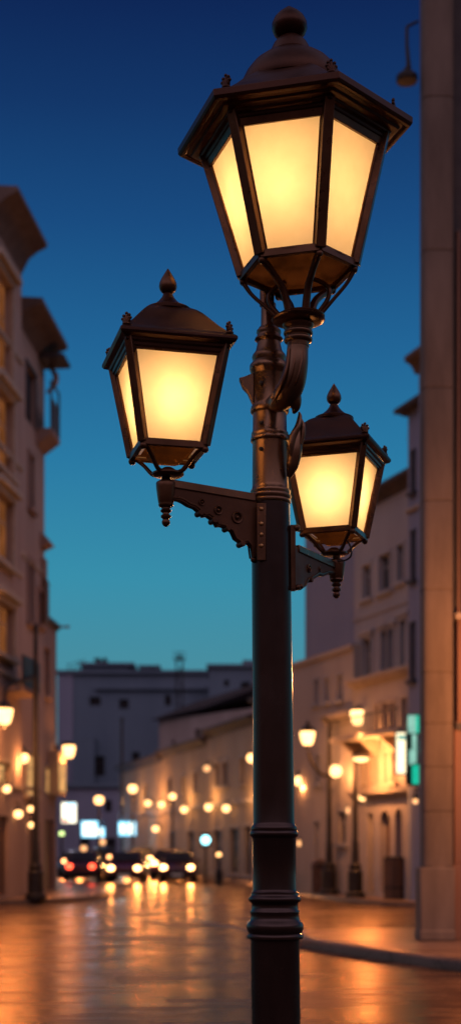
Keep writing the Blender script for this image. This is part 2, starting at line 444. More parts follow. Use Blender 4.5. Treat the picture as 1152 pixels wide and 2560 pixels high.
# ---- left row, first: tall corner house
A = (-6.39, 38.5); B = (-6.08, 42.0)
t, f = building('town_house', 'tallest brown plaster house at the near left corner with deep overhanging eave', 'building', A, B)
h1 = CH+(HY-612)*42/F
W1 = [f.rect(-14, 690, 24, 965), f.rect(-14, 985, 27, 1180), f.rect(-14, 1240, 27, 1410), f.rect(-14, 1510, 29, 1640)]
SH = [f.rect(-20, 1905, 24, 1980), f.rect(-20, 2040, 22, 2240)]
wall_part(t, f.L, h1, 9, 'plaster_rose', W1+SH)
for i, r in enumerate(W1): window(t, r, pane='window_streetlit', surround=.16, proud=.12, head=.16)
o = window(t, SH[0], pane='window_warm', surround=.12, sill=False)
m = MB(); a, b, c, d = SH[1]; m.box((a, .10, b), (c, .14, d)); m.box(((a+c)/2-.02, .07, b+.1), ((a+c)/2+.02, .099, d-.1)); m.build('shop_door', 'wood_brown', t)
eave(t, f.L, h1-.12, .76, .14, 9, x0=-.12, cove=.75, ends=0, rise=.4)
for k in range(5):
    z = 3.2+k*3.1
    ledge(t, .02, f.L-.02, z, z+.14, .07, name='string_course')
# balcony low on the corner house
f0 = f
r = f.rect(4, 1640, 48, 1735)
m = MB(); m.box((r[0], -.62, r[1]-.02), (r[2], -.002, r[1]+.12)); bal = m.build('balcony', 'plaster_brown', t)
m = MB(); m.box((r[0], -.62, r[1]+.122), (r[2], -.58, r[1]+.98)); m.build('parapet', 'iron', bal)
r = f.rect(30, 1770, 48, 1880)

# ---- left row, second: house with gable eave and enclosed balcony
A2 = (-6.22, 42.06); B2 = (-5.93, 46.0)
t, f = building('town_house', 'rose plaster house with sloping eave, roofed balcony and tall shuttered windows', 'building', A2, B2)
h2 = CH+(HY-905)*46/F
W2 = [f.rect(66, 925, 88, 1060), f.rect(72, 1140, 82, 1275), f.rect(70, 1405, 82, 1560), f.rect(96, 1480, 106, 1565)]
L2 = [f.rect(64, 1885, 96, 1990), f.rect(72, 2050, 100, 2240)]
wall_part(t, f.L, h2+.3, 9, 'plaster_rose', W2+L2)
window(t, W2[0], trim='dark_trim', sill=False)
for r in W2[1:]: window(t, r, trim='plaster_brown', surround=.12, proud=.06)
window(t, L2[0], pane='window_warm', surround=.1)
m = MB(); a, b, c, d = L2[1]; m.box((a, .10, b), (c, .14, d)); m.box((a+.2, .08, b+.2), (c-.2, .098, d-.9)); m.build('house_door', 'wood_brown', t)
he = CH+(HY-876)*46/F
eave(t, f.L, he, .75, .16, 9, x0=.0, cove=.5, rise=.4)
r = f.rect(100, 900, 112, 922); z = CH+(HY-922)*46/F
m = MB(); m.prism([(f.L-1.0, y, zz) for y, zz in ((0, z), (-.78, z+.02), (-.84, z+.08), (-.8, z+.14), (0, z+.24))], (1.1, 0, 0)); m.build('canopy', 'dark_trim', t)
# enclosed balcony box at the far end
z0, z1 = CH+(HY-1112)*46/F, CH+(HY-985)*46/F
m = MB(); m.prism([(f.L-1.3, y, zz) for y, zz in ((0, z0-.35), (-.2, z0-.22), (-.5, z0+.0), (-.5, z0+.16), (0, z0+.16))], (1.3, 0, 0))
bal = m.build('balcony', 'plaster_brown', t)
m = MB(); m.box((f.L-1.3, -.5, z0+.165), (f.L-1.24, -.44, z1)); m.box((f.L-.06, -.5, z0+.165), (f.L, -.44, z1)); m.box((f.L-1.3, -.49, z1-.06), (f.L, -.45, z1+.02))
m.box((f.L-1.22, -.485, z0+.165), (f.L-.08, -.455, z1-.5)); m.build('parapet', 'dark_trim', bal)
m = MB(); m.tube([(f.L-.1, -.1, z1), (f.L-.1, -.34, z1+.25), (f.L-.1, -.38, z1+.55), (f.L-.1, -.2, z1+.8)], [.05, .09, .1, .05], 8, 4); m.build('bracket', 'plaster_brown', t)
z = CH+(HY-1367)*46/F
m = MB(); m.prism([(f.L-.7, y, zz) for y, zz in ((0, z-.16), (-.32, z-.02), (-.3, z+.04), (-.14, z+.24), (0, z+.30))], (.7, 0, 0)); m.build('ledge', 'plaster_brown', t)
for (ya, yb, dp) in ((1402, 1452, .1), (1455, 1560, .16)):
    za, zb = CH+(HY-yb)*46/F, CH+(HY-ya)*46/F
    m = MB(); m.box((f.L-.5, -dp, za), (f.L-.02, -.002, zb)); m.build('shutter', 'wood_brown' if dp > .12 else 'plaster_brown', t)
for z in (3.3, 6.6, 10.2): ledge(t, .02, f.L-.55, z, z+.13, .06, name='string_course')

# ---- left row, third: low red-brown house
A3 = (-6.30, 46.1); B3 = (-6.03, 50.0)
t, f = building('town_house', 'low red brown house end with a peg at its flat roof edge and lit shopfront', 'building', A3, B3)
h3 = CH+(HY-1578)*50/F
W3 = [f.rect(108, 1620, 122, 1740), f.rect(112, 1920, 142, 1985), f.rect(112, 2050, 136, 2235)]
wall_part(t, f.L, h3, 8, 'plaster_brown', W3)
window(t, W3[0], trim='plaster_brown'); window(t, W3[1], pane='window_warm', surround=.08, sill=False)
m = MB(); a, b, c, d = W3[2]; m.box((a, .10, b), (c, .14, d)); m.build('house_door', 'wood_brown', t)
ledge(t, -.1, f.L+.05, h3+.002, h3+.2, .14, mat='roof_tile', name='coping')
m = MB(); m.tube([(f.L-.2, -.12, h3+.11), (f.L-.2, -.42, h3+.12)], [.035, .035], 8); m.ball((f.L-.2, -.44, h3+.12), .06); m.build('peg', 'stone_red', t)
# lit oriel / shop box
r = f.rect(113, 1880, 148, 1990)
m = MB(); m.box((f.L-1.4, -.34, r[1]), (f.L-.05, -.002, r[3])); ob = m.build('oriel', 'plaster_ochre', t)
m = MB(); m.box((f.L-1.3, -.352, r[1]+.15), (f.L-.15, -.342, r[3]-.35)); m.build('pane', 'window_warm', ob)

# ---- right row, corner: tall stone column house
colc = P(1090, 2365, 22.0)
t = thing('corner_house', 'corner building with jointed stone column and red stone pilaster rising out of view', 'building', (colc.x, colc.y, .13))
def colprof(top):
    pr = [(.262, 0)]
    js = [CH-.13+(HY-y)*22/F for y in (2168, 2030, 1920, 1812, 1685, 1480, 1260, 980, 640, 260, -60)]
    return js
rr = .245
js = colprof(0)
m = MB()
prof = [(rr, js[0]+.012)]
for a, b in zip(js, js[1:]):
    prof += [(rr, a+.02), (rr-.001, b-.014), (rr-.012, b-.008), (rr-.012, b+.002), (rr-.001, b+.008)]
prof.append((rr-.002, 15.2))
rings = []
for r_, z in prof:
    ring_ = []
    for i in range(48):
        a_ = 2*math.pi*i/48; ca, sa = math.cos(a_), math.sin(a_)
        k_ = (abs(ca)**5+abs(sa)**5)**(-1/5)
        ring_.append((r_*k_*ca*.97, r_*k_*sa*.97, z))
    rings.append(ring_)
m.loft(rings); m.build('column', 'stone', t)
m = MB(); m.box((-.285, -.28, 0), (.24, .28, js[0])); m.box((-.295, -.295, 0), (.248, .295, .16)); m.build('plinth', 'stone', t, bevel=.02)
m = MB(); m.lathe([(.25, js[0]+.001), (.262, js[0]+.004), (.262, js[0]+.01), (.25, js[0]+.0118)], n=40); m.build('column_base', 'stone', t)
# wall behind and to the right
wl = [(.20, .12), (5, .12), (5, 9), (3.4, 9)]
m = MB(); m.prism([(x, y, 0) for x, y in wl], (0, 0, 15.2)); m.build('wall', 'dark_trim', t)
def zz(py, Y=22.0): return CH-.13+(HY-py)*Y/F
m = MB(); m.box((.245, -.10, 0), (5, .118, zz(2160))); m.box((.262, -.06, zz(2160)+.002), (5, .117, zz(1822))); m.build('pilaster', 'stone_red', t, bevel=.01)
m = MB(); m.box((.30, -.02, zz(1820)), (5, .116, zz(1545))); m.build('wall_panel', 'stone_red', t)
m = MB(); m.box((.285, -.09, zz(1826)+.004), (.6, .1, zz(1808))); m.build('sill', 'dark_trim', t)
m = MB(); m.tube([(.325, -.08, zz(1800)), (.325, -.08, zz(590))], .022, 10); m.tube([(.325, -.08, zz(590)), (.325, -.02, zz(580)), (.325, .1, zz(575))], .022, 10, 3)
m.build('drainpipe', 'stone_red', t)
m = MB(); m.box((.275, -.12, zz(1550)), (.42, .1, zz(1535))); m.build('pipe_clamp', 'trim', t)
m = MB(); m.box((.46, -.12, zz(1815)), (1.6, .1, zz(590))); m.build('shutter', 'dark_trim', t)
# unlit lamp on a thin arm, high on the column house
lp = P(1016, 190, 22.0)
t = thing('wall_lamp', 'unlit metal lamp hanging from a thin bent arm high on the stone column', 'lamp', lp)
dz = 22.0/F
m = MB(); m.tube([(28*dz, 0, 137*dz), (2*dz, 0, 124*dz), (0, 0, 122*dz), (0, 0, 80*dz), (4*dz, 0, 30*dz), (4*dz, 0, 10*dz)], [.022, .024, .024, .026, .035, .05], 8); m.build('arm', 'iron', t)
m = MB(); m.lathe([(.155, -.09), (.165, -.07), (.165, -.01), (.14, .02), (.07, .06), (.035, .13)], c=(-.0, 0), n=24); m.build('lamp_shade', 'iron', t)
m = MB(); m.lathe([(.12, -.094), (.13, -.0905)], n=24); m.build('diffuser', 'bin_grey', t)

# ---- right row: facade line recedes to the left
dR = Vector((-.349, 1)).normalized()
def onR(px, off=0.0):                            # point of the facade line under a photo column, off metres in front of it
    n = Vector((-dR.y, dR.x))*1.0
    O = Vector((5.2, 40.0))+n*off
    q = ray_line(px, O, O+dR*10)
    return Vector(q)
# main grey house
A, B = onR(884), onR(1090)
t, f = building('town_house', 'grey plaster house with three narrow window rows above an arcade beside the column', 'building', A, B)
hm = f.uz(1000, 1207)[1]
WA = [f.rect(906, 1412, 926, 1497), f.rect(948, 1385, 976, 1478), f.rect(993, 1362, 1009, 1455)]
WB = [f.rect(908, 1596, 928, 1716), f.rect(954, 1578, 968, 1700), f.rect(972, 1574, 985, 1694), f.rect(1001, 1550, 1016, 1684)]
wall_part(t, f.L, hm, 7, 'plaster_grey', WA+WB)
for r in WA: window(t, r, trim='plaster_grey', surround=.08, proud=.03)
for r in WB: window(t, r, trim='plaster_grey', surround=.12, proud=.05, head=.1)
eave(t, f.L, hm-.02, .38, .12, 7, mat='roof_tile', x0=-.05, cove=.25, rise=.4)
z = f.uz(960, 1530)[1]; ledge(t, .02, f.L, z, z+.12, .05, mat='plaster_grey', name='string_course')
# its projecting lower storeys with balcony and arches
fo = .42
zc = f.uz(950, 1712)[1]; uL = f.u(889); 
fl = Fac(A + Vector((-dR.y, dR.x))*fo, B + Vector((-dR.y, dR.x))*fo)
off_u = (fl.A-f.A).dot(f.d)
def rl(*a):
    r = fl.rect(*a); return (r[0]+off_u, r[1], r[2]+off_u, r[3])
WC = [rl(938, 1762, 948, 1838), rl(958, 1757, 972, 1828), rl(977, 1755, 988, 1820), rl(1004, 1745, 1018, 1815)]
WD = [rl(905, 1888, 922, 1968), rl(932, 1884, 946, 1964), rl(960, 1880, 972, 1960), rl(980, 1876, 990, 1955)]
AR = [rl(918, 2030, 932, 2232), rl(948, 2024, 974, 2232), rl(986, 2020, 1004, 2232)]
x0 = fl.u(884)+off_u
wall_part(t, f.L, zc, fo-.003, 'plaster_pale', WC+WD+AR, y0=-fo, x0=x0, name='front_wall', rev=.3)
for r in WC+WD: window(t, r, y0=-fo, trim='trim', surround=.08, proud=.04, rev=.3)
for r in AR:
    a, b, c, d = r; rad = (c-a)/2; zc0 = d-rad*1.35; n = 12
    pts = [(a, d), (a, zc0)] + [(a+rad-rad*math.cos(math.pi*k/n), zc0+rad*1.3*math.sin(math.pi*k/n)) for k in range(1, n)] + [(c, zc0), (c, d)]
    m = MB(); m.prism([(x, -fo-.006, z) for x, z in pts], (0, .2, 0)); m.build('arch', 'plaster_pale', t)
    m = MB(); m.box((a+.02, -fo+.22, b), (c-.02, -fo+.26, d-.02)); m.build('arch_door', 'wood_brown', t)
m = MB(); m.box((x0-.12, -fo-.16, zc+.002), (f.L, -.004, zc+.1)); m.box((x0-.20, -fo-.26, zc+.102), (f.L, -.006, zc+.2)); m.build('cornice', 'trim', t)
zb = fl.uz(950, 1848)[1]
m = MB(); m.box((x0-.1, -fo-.75, zb), (f.L, -fo-.002, zb+.14)); bal = m.build('balcony', 'trim', t)
m = MB()
for k in range(26):
    x = x0+k*.2
    if x < f.L: m.tube([(x, -fo-.72, zb+.14), (x, -fo-.72, zb+.62)], .012, 6)
m.box((x0-.1, -fo-.74, zb+.62), (f.L, -fo-.70, zb+.66)); m.build('railing', 'iron', bal)
for k in range(4):
    x = x0+.3+k*1.3
    m = MB(); m.prism([(x, -fo-.003, zb-.5), (x, -fo-.6, zb-.003), (x, -fo-.003, zb-.003)], (.14, 0, 0)); m.build('bracket', 'trim', bal)
zl = fl.uz(950, 1992)[1]
ledge(t, x0-.05, f.L, zl, zl+.22, .22, y0=-fo, name='ledge')
# side tower in front of the column's left edge
def onT(px, off=0.0): return onR(px, .75)
A, B = onT(1019), onT(1110)
t, f = building('tower_house', 'dark slate grey taller house end squeezed between arcade and stone column', 'building', A, B)
ht = f.uz(1019, 1030)[1]
WT = [f.rect(1030, 1130, 1036, 1230), f.rect(1030, 1330, 1036, 1450), f.rect(1028, 1560, 1035, 1700)]
wall_part(t, f.L, ht, 5, 'plaster_slate', WT)
for r in WT: window(t, r, trim='dark_trim', surround=.06, proud=.04)
eave(t, f.L, ht, .3, .1, 5, mat='roof_tile', x0=-.28, cove=.05, rise=.5)
z = f.uz(1030, 1280)[1]; ledge(t, .0, f.L, z, z+.1, .1, name='ledge')
A, B = onR(1046, 1.6), onR(1150, 1.6)
t, f = building('tower_house', 'farther dark building showing only its eave tip beside the column', 'building', A, B)
ht = f.uz(1046, 900)[1]
wall_part(t, f.L, ht, 4, 'plaster_slate'); eave(t, f.L, ht, .3, .12, 4, mat='eave_wood', x0=-.22, cove=.3, rise=.4)
# plain block behind the lantern
A, B = onR(762), onR(885.5)
t, f = building('apartment_block', 'plain blank walled mauve block behind the right hand lantern', 'building', A, B)
hb = f.uz(800, 1300)[1]
wall_part(t, f.L-.02, hb, 6, 'plaster_slate'); ledge(t, -.05, f.L-.02, hb+.002, hb+.16, .08, mat='roof_tile', name='coping')
# low pale house in front of it
A, B = onR(716, .3), onR(884, .3)
t, f = building('low_house', 'low pale plaster house right of the big lamp post with plain cornice', 'building', A, B)
hl = f.uz(800, 1648)[1]
WL = [f.rect(786, 1700, 796, 1760), f.rect(812, 1695, 824, 1755), f.rect(842, 1688, 856, 1750), f.rect(790, 1890, 800, 1960), f.rect(786, 2055, 798, 2160), f.rect(846, 2030, 866, 2110)]
wall_part(t, f.L-.02, hl, .294, 'plaster_pale', WL, rev=.18)
for r in WL: window(t, r, trim='plaster_grey', surround=.06, proud=.03, rev=.18)
z = f.uz(845, 1795)[1]
ledge(t, f.u(815), f.L-.02, z-.08, z+.12, .28, name='ledge')
z = f.uz(800, 1640)[1]
m = MB(); m.box((-.05, -.1, hl+.002), (f.L-.02, .3, hl+.14)); m.build('coping', 'trim', t)

# ---- right row farther along the street
dF = Vector((-.27, 1)).normalized()
def onF(px, off=0.0):
    O = Vector((-1.13, 73.0))+Vector((-dF.y, dF.x))*off
    return Vector(ray_line(px, O, O+dF*10))
def row_house(label, xa, xb, ytop, mat, wins, group='houses lining the far right side of the street', off=0.0, depth=7, roofm='roof_tile', lit=()):
    A, B = onF(xa, off), onF(xb, off)
    t, f = building('row_house', label, 'building', A, B, group)
    um = f.L*.5; h = CH+(HY-ytop)*f.Y(um)/F
    rs = [f.rect(*r) for r in wins]
    wall_part(t, f.L-.02, h, depth, mat, rs)
    for i, r in enumerate(rs): window(t, r, pane='window_warm' if i in lit else 'dark_glass', trim='trim', surround=.12, proud=.05)
    eave(t, f.L-.02, h, .4, .15, depth, mat=roofm, cove=.3, rise=.9)
    ledge(t, .03, f.L-.04, 3.6, 3.85, .12, name='string_course')
    return t, f, h
row_house('pale ochre row house just left of the big lamp post', 640, 735, 1740, 'plaster_pale', [(655, 1900, 668, 1970), (690, 1890, 704, 1960)])
t, f, h = row_house('warm lit two storey row house with a pair of tall windows', 516, 640, 1815, 'plaster_ochre',
          [(540, 1908, 551, 1967), (557, 1905, 571, 1965), (600, 1895, 613, 1960), (535, 2075, 556, 2180), (575, 2070, 600, 2185), (612, 2065, 632, 2190)])
row_house('long low row house with orange lit lower front', 405, 516, 1868, 'plaster_ochre',
          [(420, 1950, 428, 1990), (455, 1942, 464, 1985), (485, 1932, 494, 1978), (425, 2080, 440, 2160), (470, 2078, 488, 2170)])
row_house('farthest narrow row house behind the tall thin mast', 300, 405, 1908, 'plaster_ochre', [(330, 1965, 336, 1998), (362, 1960, 370, 1995)])
# set-back house above the row
def block(name, label, cat, x0, x1, ytop, Y, mat, wins=(), depth=10, group=None, roof=None, Y1=None):
    A = P(x0, 0, Y); B = P(x1, 0, Y1 or Y)
    t, f = building(name, label, cat, (A.x, A.y), (B.x, B.y), group)
    h = CH+(HY-ytop)*Y/F
    rs = [f.rect(*r) for r in wins]
    wall_part(t, f.L, h, depth, mat, rs, rev=.4)
    for r in rs: window(t, r, trim='dark_trim', surround=0, sill=False, rev=.4)
    return t, f, h
t, f, h = block('set_back_house', 'mauve upper house with dark lean-to roof standing behind the row houses', 'building', 398, 655, 1800, 108, 'plaster_rose', [(487, 1822, 500, 1880), (430, 1850, 438, 1900)], Y1=98)
m = MB(); m.prism([(-.4, -.5, h), (f.L*.45, -.5, h+.9), (f.L+.5, -.5, h+1.6), (f.L+.5, -.5, h+1.3), (f.L*.5, -.5, h+.4)], (0, 8, 0)); m.build('roof', 'roof_tile', t)
t, f, h = block('set_back_house', 'flat topped dark block at the skyline touching the lamp post', 'building', 522, 700, 1668, 124, 'plaster_hazed', [(560, 1700, 572, 1716), (602, 1705, 625, 1722)])
m = MB(); m.box((-.2, -.3, h+.002), (f.L+.2, 10, h+.25)); m.build('parapet', 'plaster_hazed', t)
m = MB(); m.box((2.9, 1, h+.25), (4.1, 3, h+.75)); m.build('roof_hut', 'plaster_hazed', t)
# big dark block closing the street
t, f, h = block('apartment_block', 'wide dark blue grey block closing the end of the street', 'building', 146, 524, 1684, 135, 'plaster_hazed',
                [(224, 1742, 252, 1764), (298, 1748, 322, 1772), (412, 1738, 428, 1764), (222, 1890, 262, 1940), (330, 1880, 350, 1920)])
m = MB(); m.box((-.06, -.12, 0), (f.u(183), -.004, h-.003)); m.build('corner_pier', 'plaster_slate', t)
m = MB(); m.box((-.2, -.35, h+.002), (f.L+.2, 10, h+.3)); m.build('parapet', 'plaster_hazed', t)
u = lambda px: f.u(px)
zz2 = lambda py: CH+(HY-py)*135/F
m = MB(); m.box((u(204), 1, h+.3), (u(318), 6, zz2(1662))); m.box((u(198), .6, zz2(1662)+.002), (u(335), 6.4, zz2(1654))); m.prism([(u(185), 1, h+.3), (u(203.8), 1, h+.3), (u(203.8), 1, zz2(1666))], (0, 4, 0)); m.build('penthouse', 'plaster_hazed', t)
m = MB(); m.box((u(348), 1, h+.3), (u(394), 5, zz2(1666))); m.box((u(344), .7, zz2(1666)+.002), (u(399), 5.3, zz2(1660))); m.build('roof_hut', 'plaster_hazed', t)
m = MB(); m.box((u(183.2), -.6, 0), (u(238), -.13, zz2(1850))); m.box((u(183.2), -.62, zz2(1850)+.002), (u(239), -.1, zz2(1845))); m.build('front_wing', 'plaster_hazed', t)
m = MB(); m.box((u(238.2), -.36, zz2(1724)), (u(524), -.003, zz2(1716))); m.build('string_course', 'plaster_hazed', t)
m = MB(); m.box((u(405), 1, h+.3), (u(432), 4, zz2(1672))); m.box((u(470), 1, h+.3), (u(505), 4, zz2(1676))); m.build('roof_hut', 'plaster_hazed', t)
m = MB()
rnd = random.Random(3)
for k in range(26):
    a = rnd.uniform(0, 6.28); b = rnd.uniform(.1, 1.0); ln = rnd.uniform(.3, .85)
    p0 = Vector((u(246), 3, zz2(1652))); p1 = p0+Vector((math.cos(a)*ln*.9, math.sin(a)*ln*.5, b*.55))
    m.tube([p0, (p0+p1)/2+Vector((0, 0, .12)), p1], [.09, .07, .05], 6)
    m.ball(p1, rnd.uniform(.09, .17), n=5)
m.build('roof_plant', 'iron', t)
m = MB()
for k, (xx, yy) in enumerate(((165, 1650), (178, 1656), (190, 1644), (205, 1640))):
    m.tube([(u(xx), 2, h+.2), (u(xx), 2, zz2(yy))], .035, 6)
m.tube([(u(163), 2, zz2(1656)), (u(207), 2, zz2(1644))], .03, 6); m.tube([(u(166), 2, zz2(1668)), (u(203), 2, zz2(1658))], .02, 6)
m.build('antenna', 'iron', t)
# lattice mast in front of the block
p = P(449, 1775, 130)
t = thing('radio_mast', 'slim dark lattice mast with platform head above the rooftops', 'mast', (p.x, p.y, 0))
top = CH+(HY-1636)*130/F
m = MB()
for sx in (-.28, .28):
    for sy in (-.28, .28): m.tube([(sx, sy, 0), (sx, sy, top-.5)], .06, 6)
for k in range(18):
    z = k*(top-1)/18; s = 1 if k % 2 else -1
    m.tube([(-.28*s, -.28, z), (.28*s, -.28, z+(top-1)/18)], .04, 5); m.tube([(-.28*s, .28, z), (.28*s, .28, z+(top-1)/18)], .04, 5)
m.build('lattice', 'iron', t)
m = MB(); m.box((-.5, -.4, top-.5), (.5, .4, top-.38)); m.box((-.48, -.4, top+.12), (.48, -.34, top+.17))
for sx in (-.46, -.15, .15, .46): m.tube([(sx, -.37, top-.4), (sx, -.37, top+.15)], .03, 6)
m.box((-.18, -.12, top-.38), (.18, .12, top-.05)); m.build('platform', 'iron', t)
# low shop building glowing blue at the end of the street
t, f, h = block('shop_building', 'low blue lit shop building at the end of the street below the dark block', 'building', 100, 345, 1968, 118, 'plaster_slate',
                [(165, 2010, 185, 2050), (262, 2000, 280, 2030), (200, 2095, 225, 2160), (265, 2095, 290, 2160)])
m = MB(); m.box((-.2, -.3, h+.002), (f.L+.2, 10, h+.3)); m.build('parapet', 'plaster_hazed', t)

# tall thin mast in the street
p = P(305, 2125, 88)
t = thing('pole', 'tall thin dark bare pole standing in front of the dark block', 'pole', (p.x, p.y, 0))
m = MB(); m.lathe([(.16, 0), (.16, .9), (.10, 1.0), (.075, CH+(HY-1800)*88/F)], n=12); m.build('shaft', 'iron', t)
m = MB(); m.lathe([(.13, 0), (.13, .08), (.03, .16)], n=12); o = m.build('cap', 'iron', t); o.location.z = CH+(HY-1800)*88/F

# ------------------------------------------------------------------ three-armed street lamp (the subject)
D0 = 7.0
base = Vector(((693-CX)*D0/F, D0, 0))
LAMP = thing('street_lamp', 'large bronze three-lantern street lamp standing in the foreground, all lanterns lit', 'street lamp', base)
def Lc(px, py, Y): return P(px, py, Y)-base
SC = D0/F
def lean(z): return (-.0104*z, 0.0)
def zpx(py): return CH+(HY-py)*SC
prof_px = [(61, 2890), (61, 2352), (62, 2348), (70, 2346), (71.5, 2341), (70, 2336), (66, 2333), (68, 2329), (71, 2322), (71.5, 2314), (69, 2307), (64, 2302),
           (61, 2296), (60, 2286), (62, 2281), (62, 2277), (58.5, 2274), (57.5, 2262), (59, 2257), (64, 2254), (66.5, 2249), (66, 2244), (62, 2240), (59, 2237), (59.5, 2231), (56, 2228),
           (54.5, 2222), (54.5, 2096), (56, 2093), (60, 2090), (61, 2085), (60.5, 2080), (57, 2077), (58, 2073), (57.5, 2067), (54, 2063), (52, 2056),
           (51.5, 2000), (50, 1700), (48.5, 1420), (48, 1262), (50, 1259), (51.5, 1256), (50.5, 1252), (49, 1250.5), (51, 1247), (52, 1243), (51, 1239), (49, 1237), (50, 1233), (50, 1228), (46.5, 1225), (45, 1215),
           (43.5, 1110), (44, 1107), (47.5, 1105), (48.5, 1100), (47.5, 1095), (45.5, 1093), (46.5, 1088), (45.5, 1083), (42.5, 1080), (42, 1036), (45.5, 1034), (48, 1030), (48, 1024), (46, 1019), (43.5, 1015),
           (42, 1010), (41, 940), (43, 935), (47, 930), (49, 923), (48, 914), (44, 909), (40, 905), (41, 900), (42.5, 894), (40.5, 888), (37, 884), (33, 878), (29.5, 862), (28.5, 857),
           (31, 854), (35.5, 850), (34, 846), (29.5, 842), (29, 836), (31, 832), (30, 827), (25.5, 823), (24.5, 820), (20.5, 818), (19.5, 812), (18.5, 760)]
m = MB(); m.lathe([(r*SC, zpx(y)) for r, y in prof_px if y >= 1262], n=48, lean=lean, cap0=True); m.build('pole', 'pole_paint', LAMP, ang=50)
m = MB(); m.lathe([(r*SC, zpx(y)) for r, y in prof_px if y < 1262], n=48, lean=lean, cap0=True); m.build('upper_pole', 'bronze_lamplit', LAMP, ang=50)
# tube above the pole ending in a flat drilled plate
cx0 = 667
m = MB()
rings = []
for y, rx, ry in ((765, 18.3, 18.3), (742, 18, 17), (722, 18, 11), (708, 18, 6), (690, 17, 5), (683, 12, 5)):
    c = Lc(cx0, y, D0)
    rings.append([(c.x+rx*SC*math.cos(2*math.pi*i/24), c.y+ry*SC*math.sin(2*math.pi*i/24), c.z) for i in range(24)])
m.loft(rings); pl = m.build('mast_tip', 'bronze', LAMP, ang=50)
m = MB()
for y in (709, 731): 
    c = Lc(664, y, D0-.02); m.tube([(c.x, c.y-.005, c.z), (c.x, c.y-.022, c.z)], [.010, .007], 10)
m.build('bolt', 'iron', pl)
# pole bolts
for x, y in ((652, 957), (653, 1057), (652, 1122)):
    m = MB(); m.ball(Lc(x, y, D0-.079), .011, 1, .7, 1, 8); m.build('rivet', 'iron', LAMP)
# drilled fin on the left of the collar (stub of a fourth bracket)
pts = [(597, 944), (612, 940), (634, 931), (634, 1014), (626, 996), (618, 978), (606, 966)]
m = MB(); m.prism([Lc(x, y, D0-.03) for x, y in pts], (0, .05, 0)); m.build('fin', 'bronze_lamplit', LAMP, bevel=.004)
# curled leaf on the right of the pole
m = MB()
m.tube([Lc(722, 1192, 6.95), Lc(730, 1165, 6.93), Lc(737, 1130, 6.92), Lc(741, 1098, 6.92), Lc(745, 1072, 6.92), Lc(747, 1050, 6.92)], [.012, .030, .034, .030, .022, .006], 12, 4)
m.tube([Lc(727, 1140, 6.9), Lc(727, 1112, 6.89), Lc(733, 1088, 6.89), Lc(744, 1066, 6.89), Lc(749, 1042, 6.9), Lc(747, 1030, 6.9)], [.010, .016, .017, .015, .011, .004], 10, 4)
m.tube([Lc(752, 1110, 6.9), Lc(757, 1085, 6.9), Lc(757, 1064, 6.9), Lc(752, 1046, 6.9)], [.008, .012, .012, .004], 10, 4)
m.build('leaf_scroll', 'bronze_lamplit', LAMP, ang=60)

# ---- lantern builders (local frame: z = 0 at the cradle plate)
def ring(n, Rr, z, rot): return [Vector((Rr*math.cos(rot+2*math.pi*i/n), Rr*math.sin(rot+2*math.pi*i/n), z)) for i in range(n)]
def glazing(parent, n, rot, Rb, zb, Rt, zt, wp, wr, top_band, pane_in=.012):
    """frame of posts and rails; one pane per side"""
    lo, hi = ring(n, Rb, zb, rot), ring(n, Rt, zt, rot)
    m = MB()
    for i in range(n):
        d = Vector((math.cos(rot+2*math.pi*i/n), math.sin(rot+2*math.pi*i/n), 0))
        m.bar(lo[i], hi[i]+(hi[i]-lo[i]).normalized()*.02, wp, wp*.8, d)
        j = (i+1) % n
        nn = ((lo[i]+lo[j])/2); nn.z = 0; nn.normalize()
        m.bar(lo[i], lo[j], wr*.7, wr, (0, 0, 1))
        q0, q1 = hi[i]-(hi[i]-lo[i]).normalized()*top_band*.5, hi[j]-(hi[j]-lo[j]).normalized()*top_band*.5
        m.bar(q0-nn*.004, q1-nn*.004, wr*.55, top_band, hi[i]-lo[i])
        # thin glazing beads beside each pane
        e = (lo[j]-lo[i]).normalized(); eh = (hi[j]-hi[i]).normalized()
        for (pa, pb, sg, ee, eeh) in ((lo[i], hi[i], 1, e, eh), (lo[j], hi[j], -1, e, eh)):
            m.bar(pa+ee*sg*wp*.62-nn*.006, pb+eeh*sg*wp*.62-nn*.006, .010, .012, nn)
    o = m.build('frame', 'bronze', parent, bevel=.003)
    for i in range(n):
        j = (i+1) % n
        nn = ((lo[i]+lo[j])/2); nn.z = 0; nn.normalize()
        mm = MB()
        q = [lo[i], lo[j], hi[j], hi[i]]
        c = sum(q, Vector())/4
        q = [v-nn*pane_in for v in q]
        th = nn*.004
        mm.face([mm.bm.verts.new(v) for v in q])
        mm.build('pane', 'opal_glass', parent, ang=20)
    return o
def ornament(parent, c, d, s=1.0, mat='bronze'):
    m = MB(); c = Vector(c); side = Vector((-d.y, d.x, 0))
    m.ball(c+Vector((0, 0, .008*s)), .022*s, 1, 1, .6, 8)
    for k, (a, l) in enumerate(((-.75, .034), (-.38, .044), (0, .052), (.38, .044), (.75, .034))):
        tip = c+side*math.sin(a)*l*s+Vector((0, 0, .012*s+math.cos(a)*l*s))
        m.tube([c+Vector((0, 0, .006*s)), (c+tip)/2, tip], [.006*s, .011*s, .004*s], 8)
        m.ball(tip, .0085*s, n=6)
    return m.build('acroterion', mat, parent, ang=60)

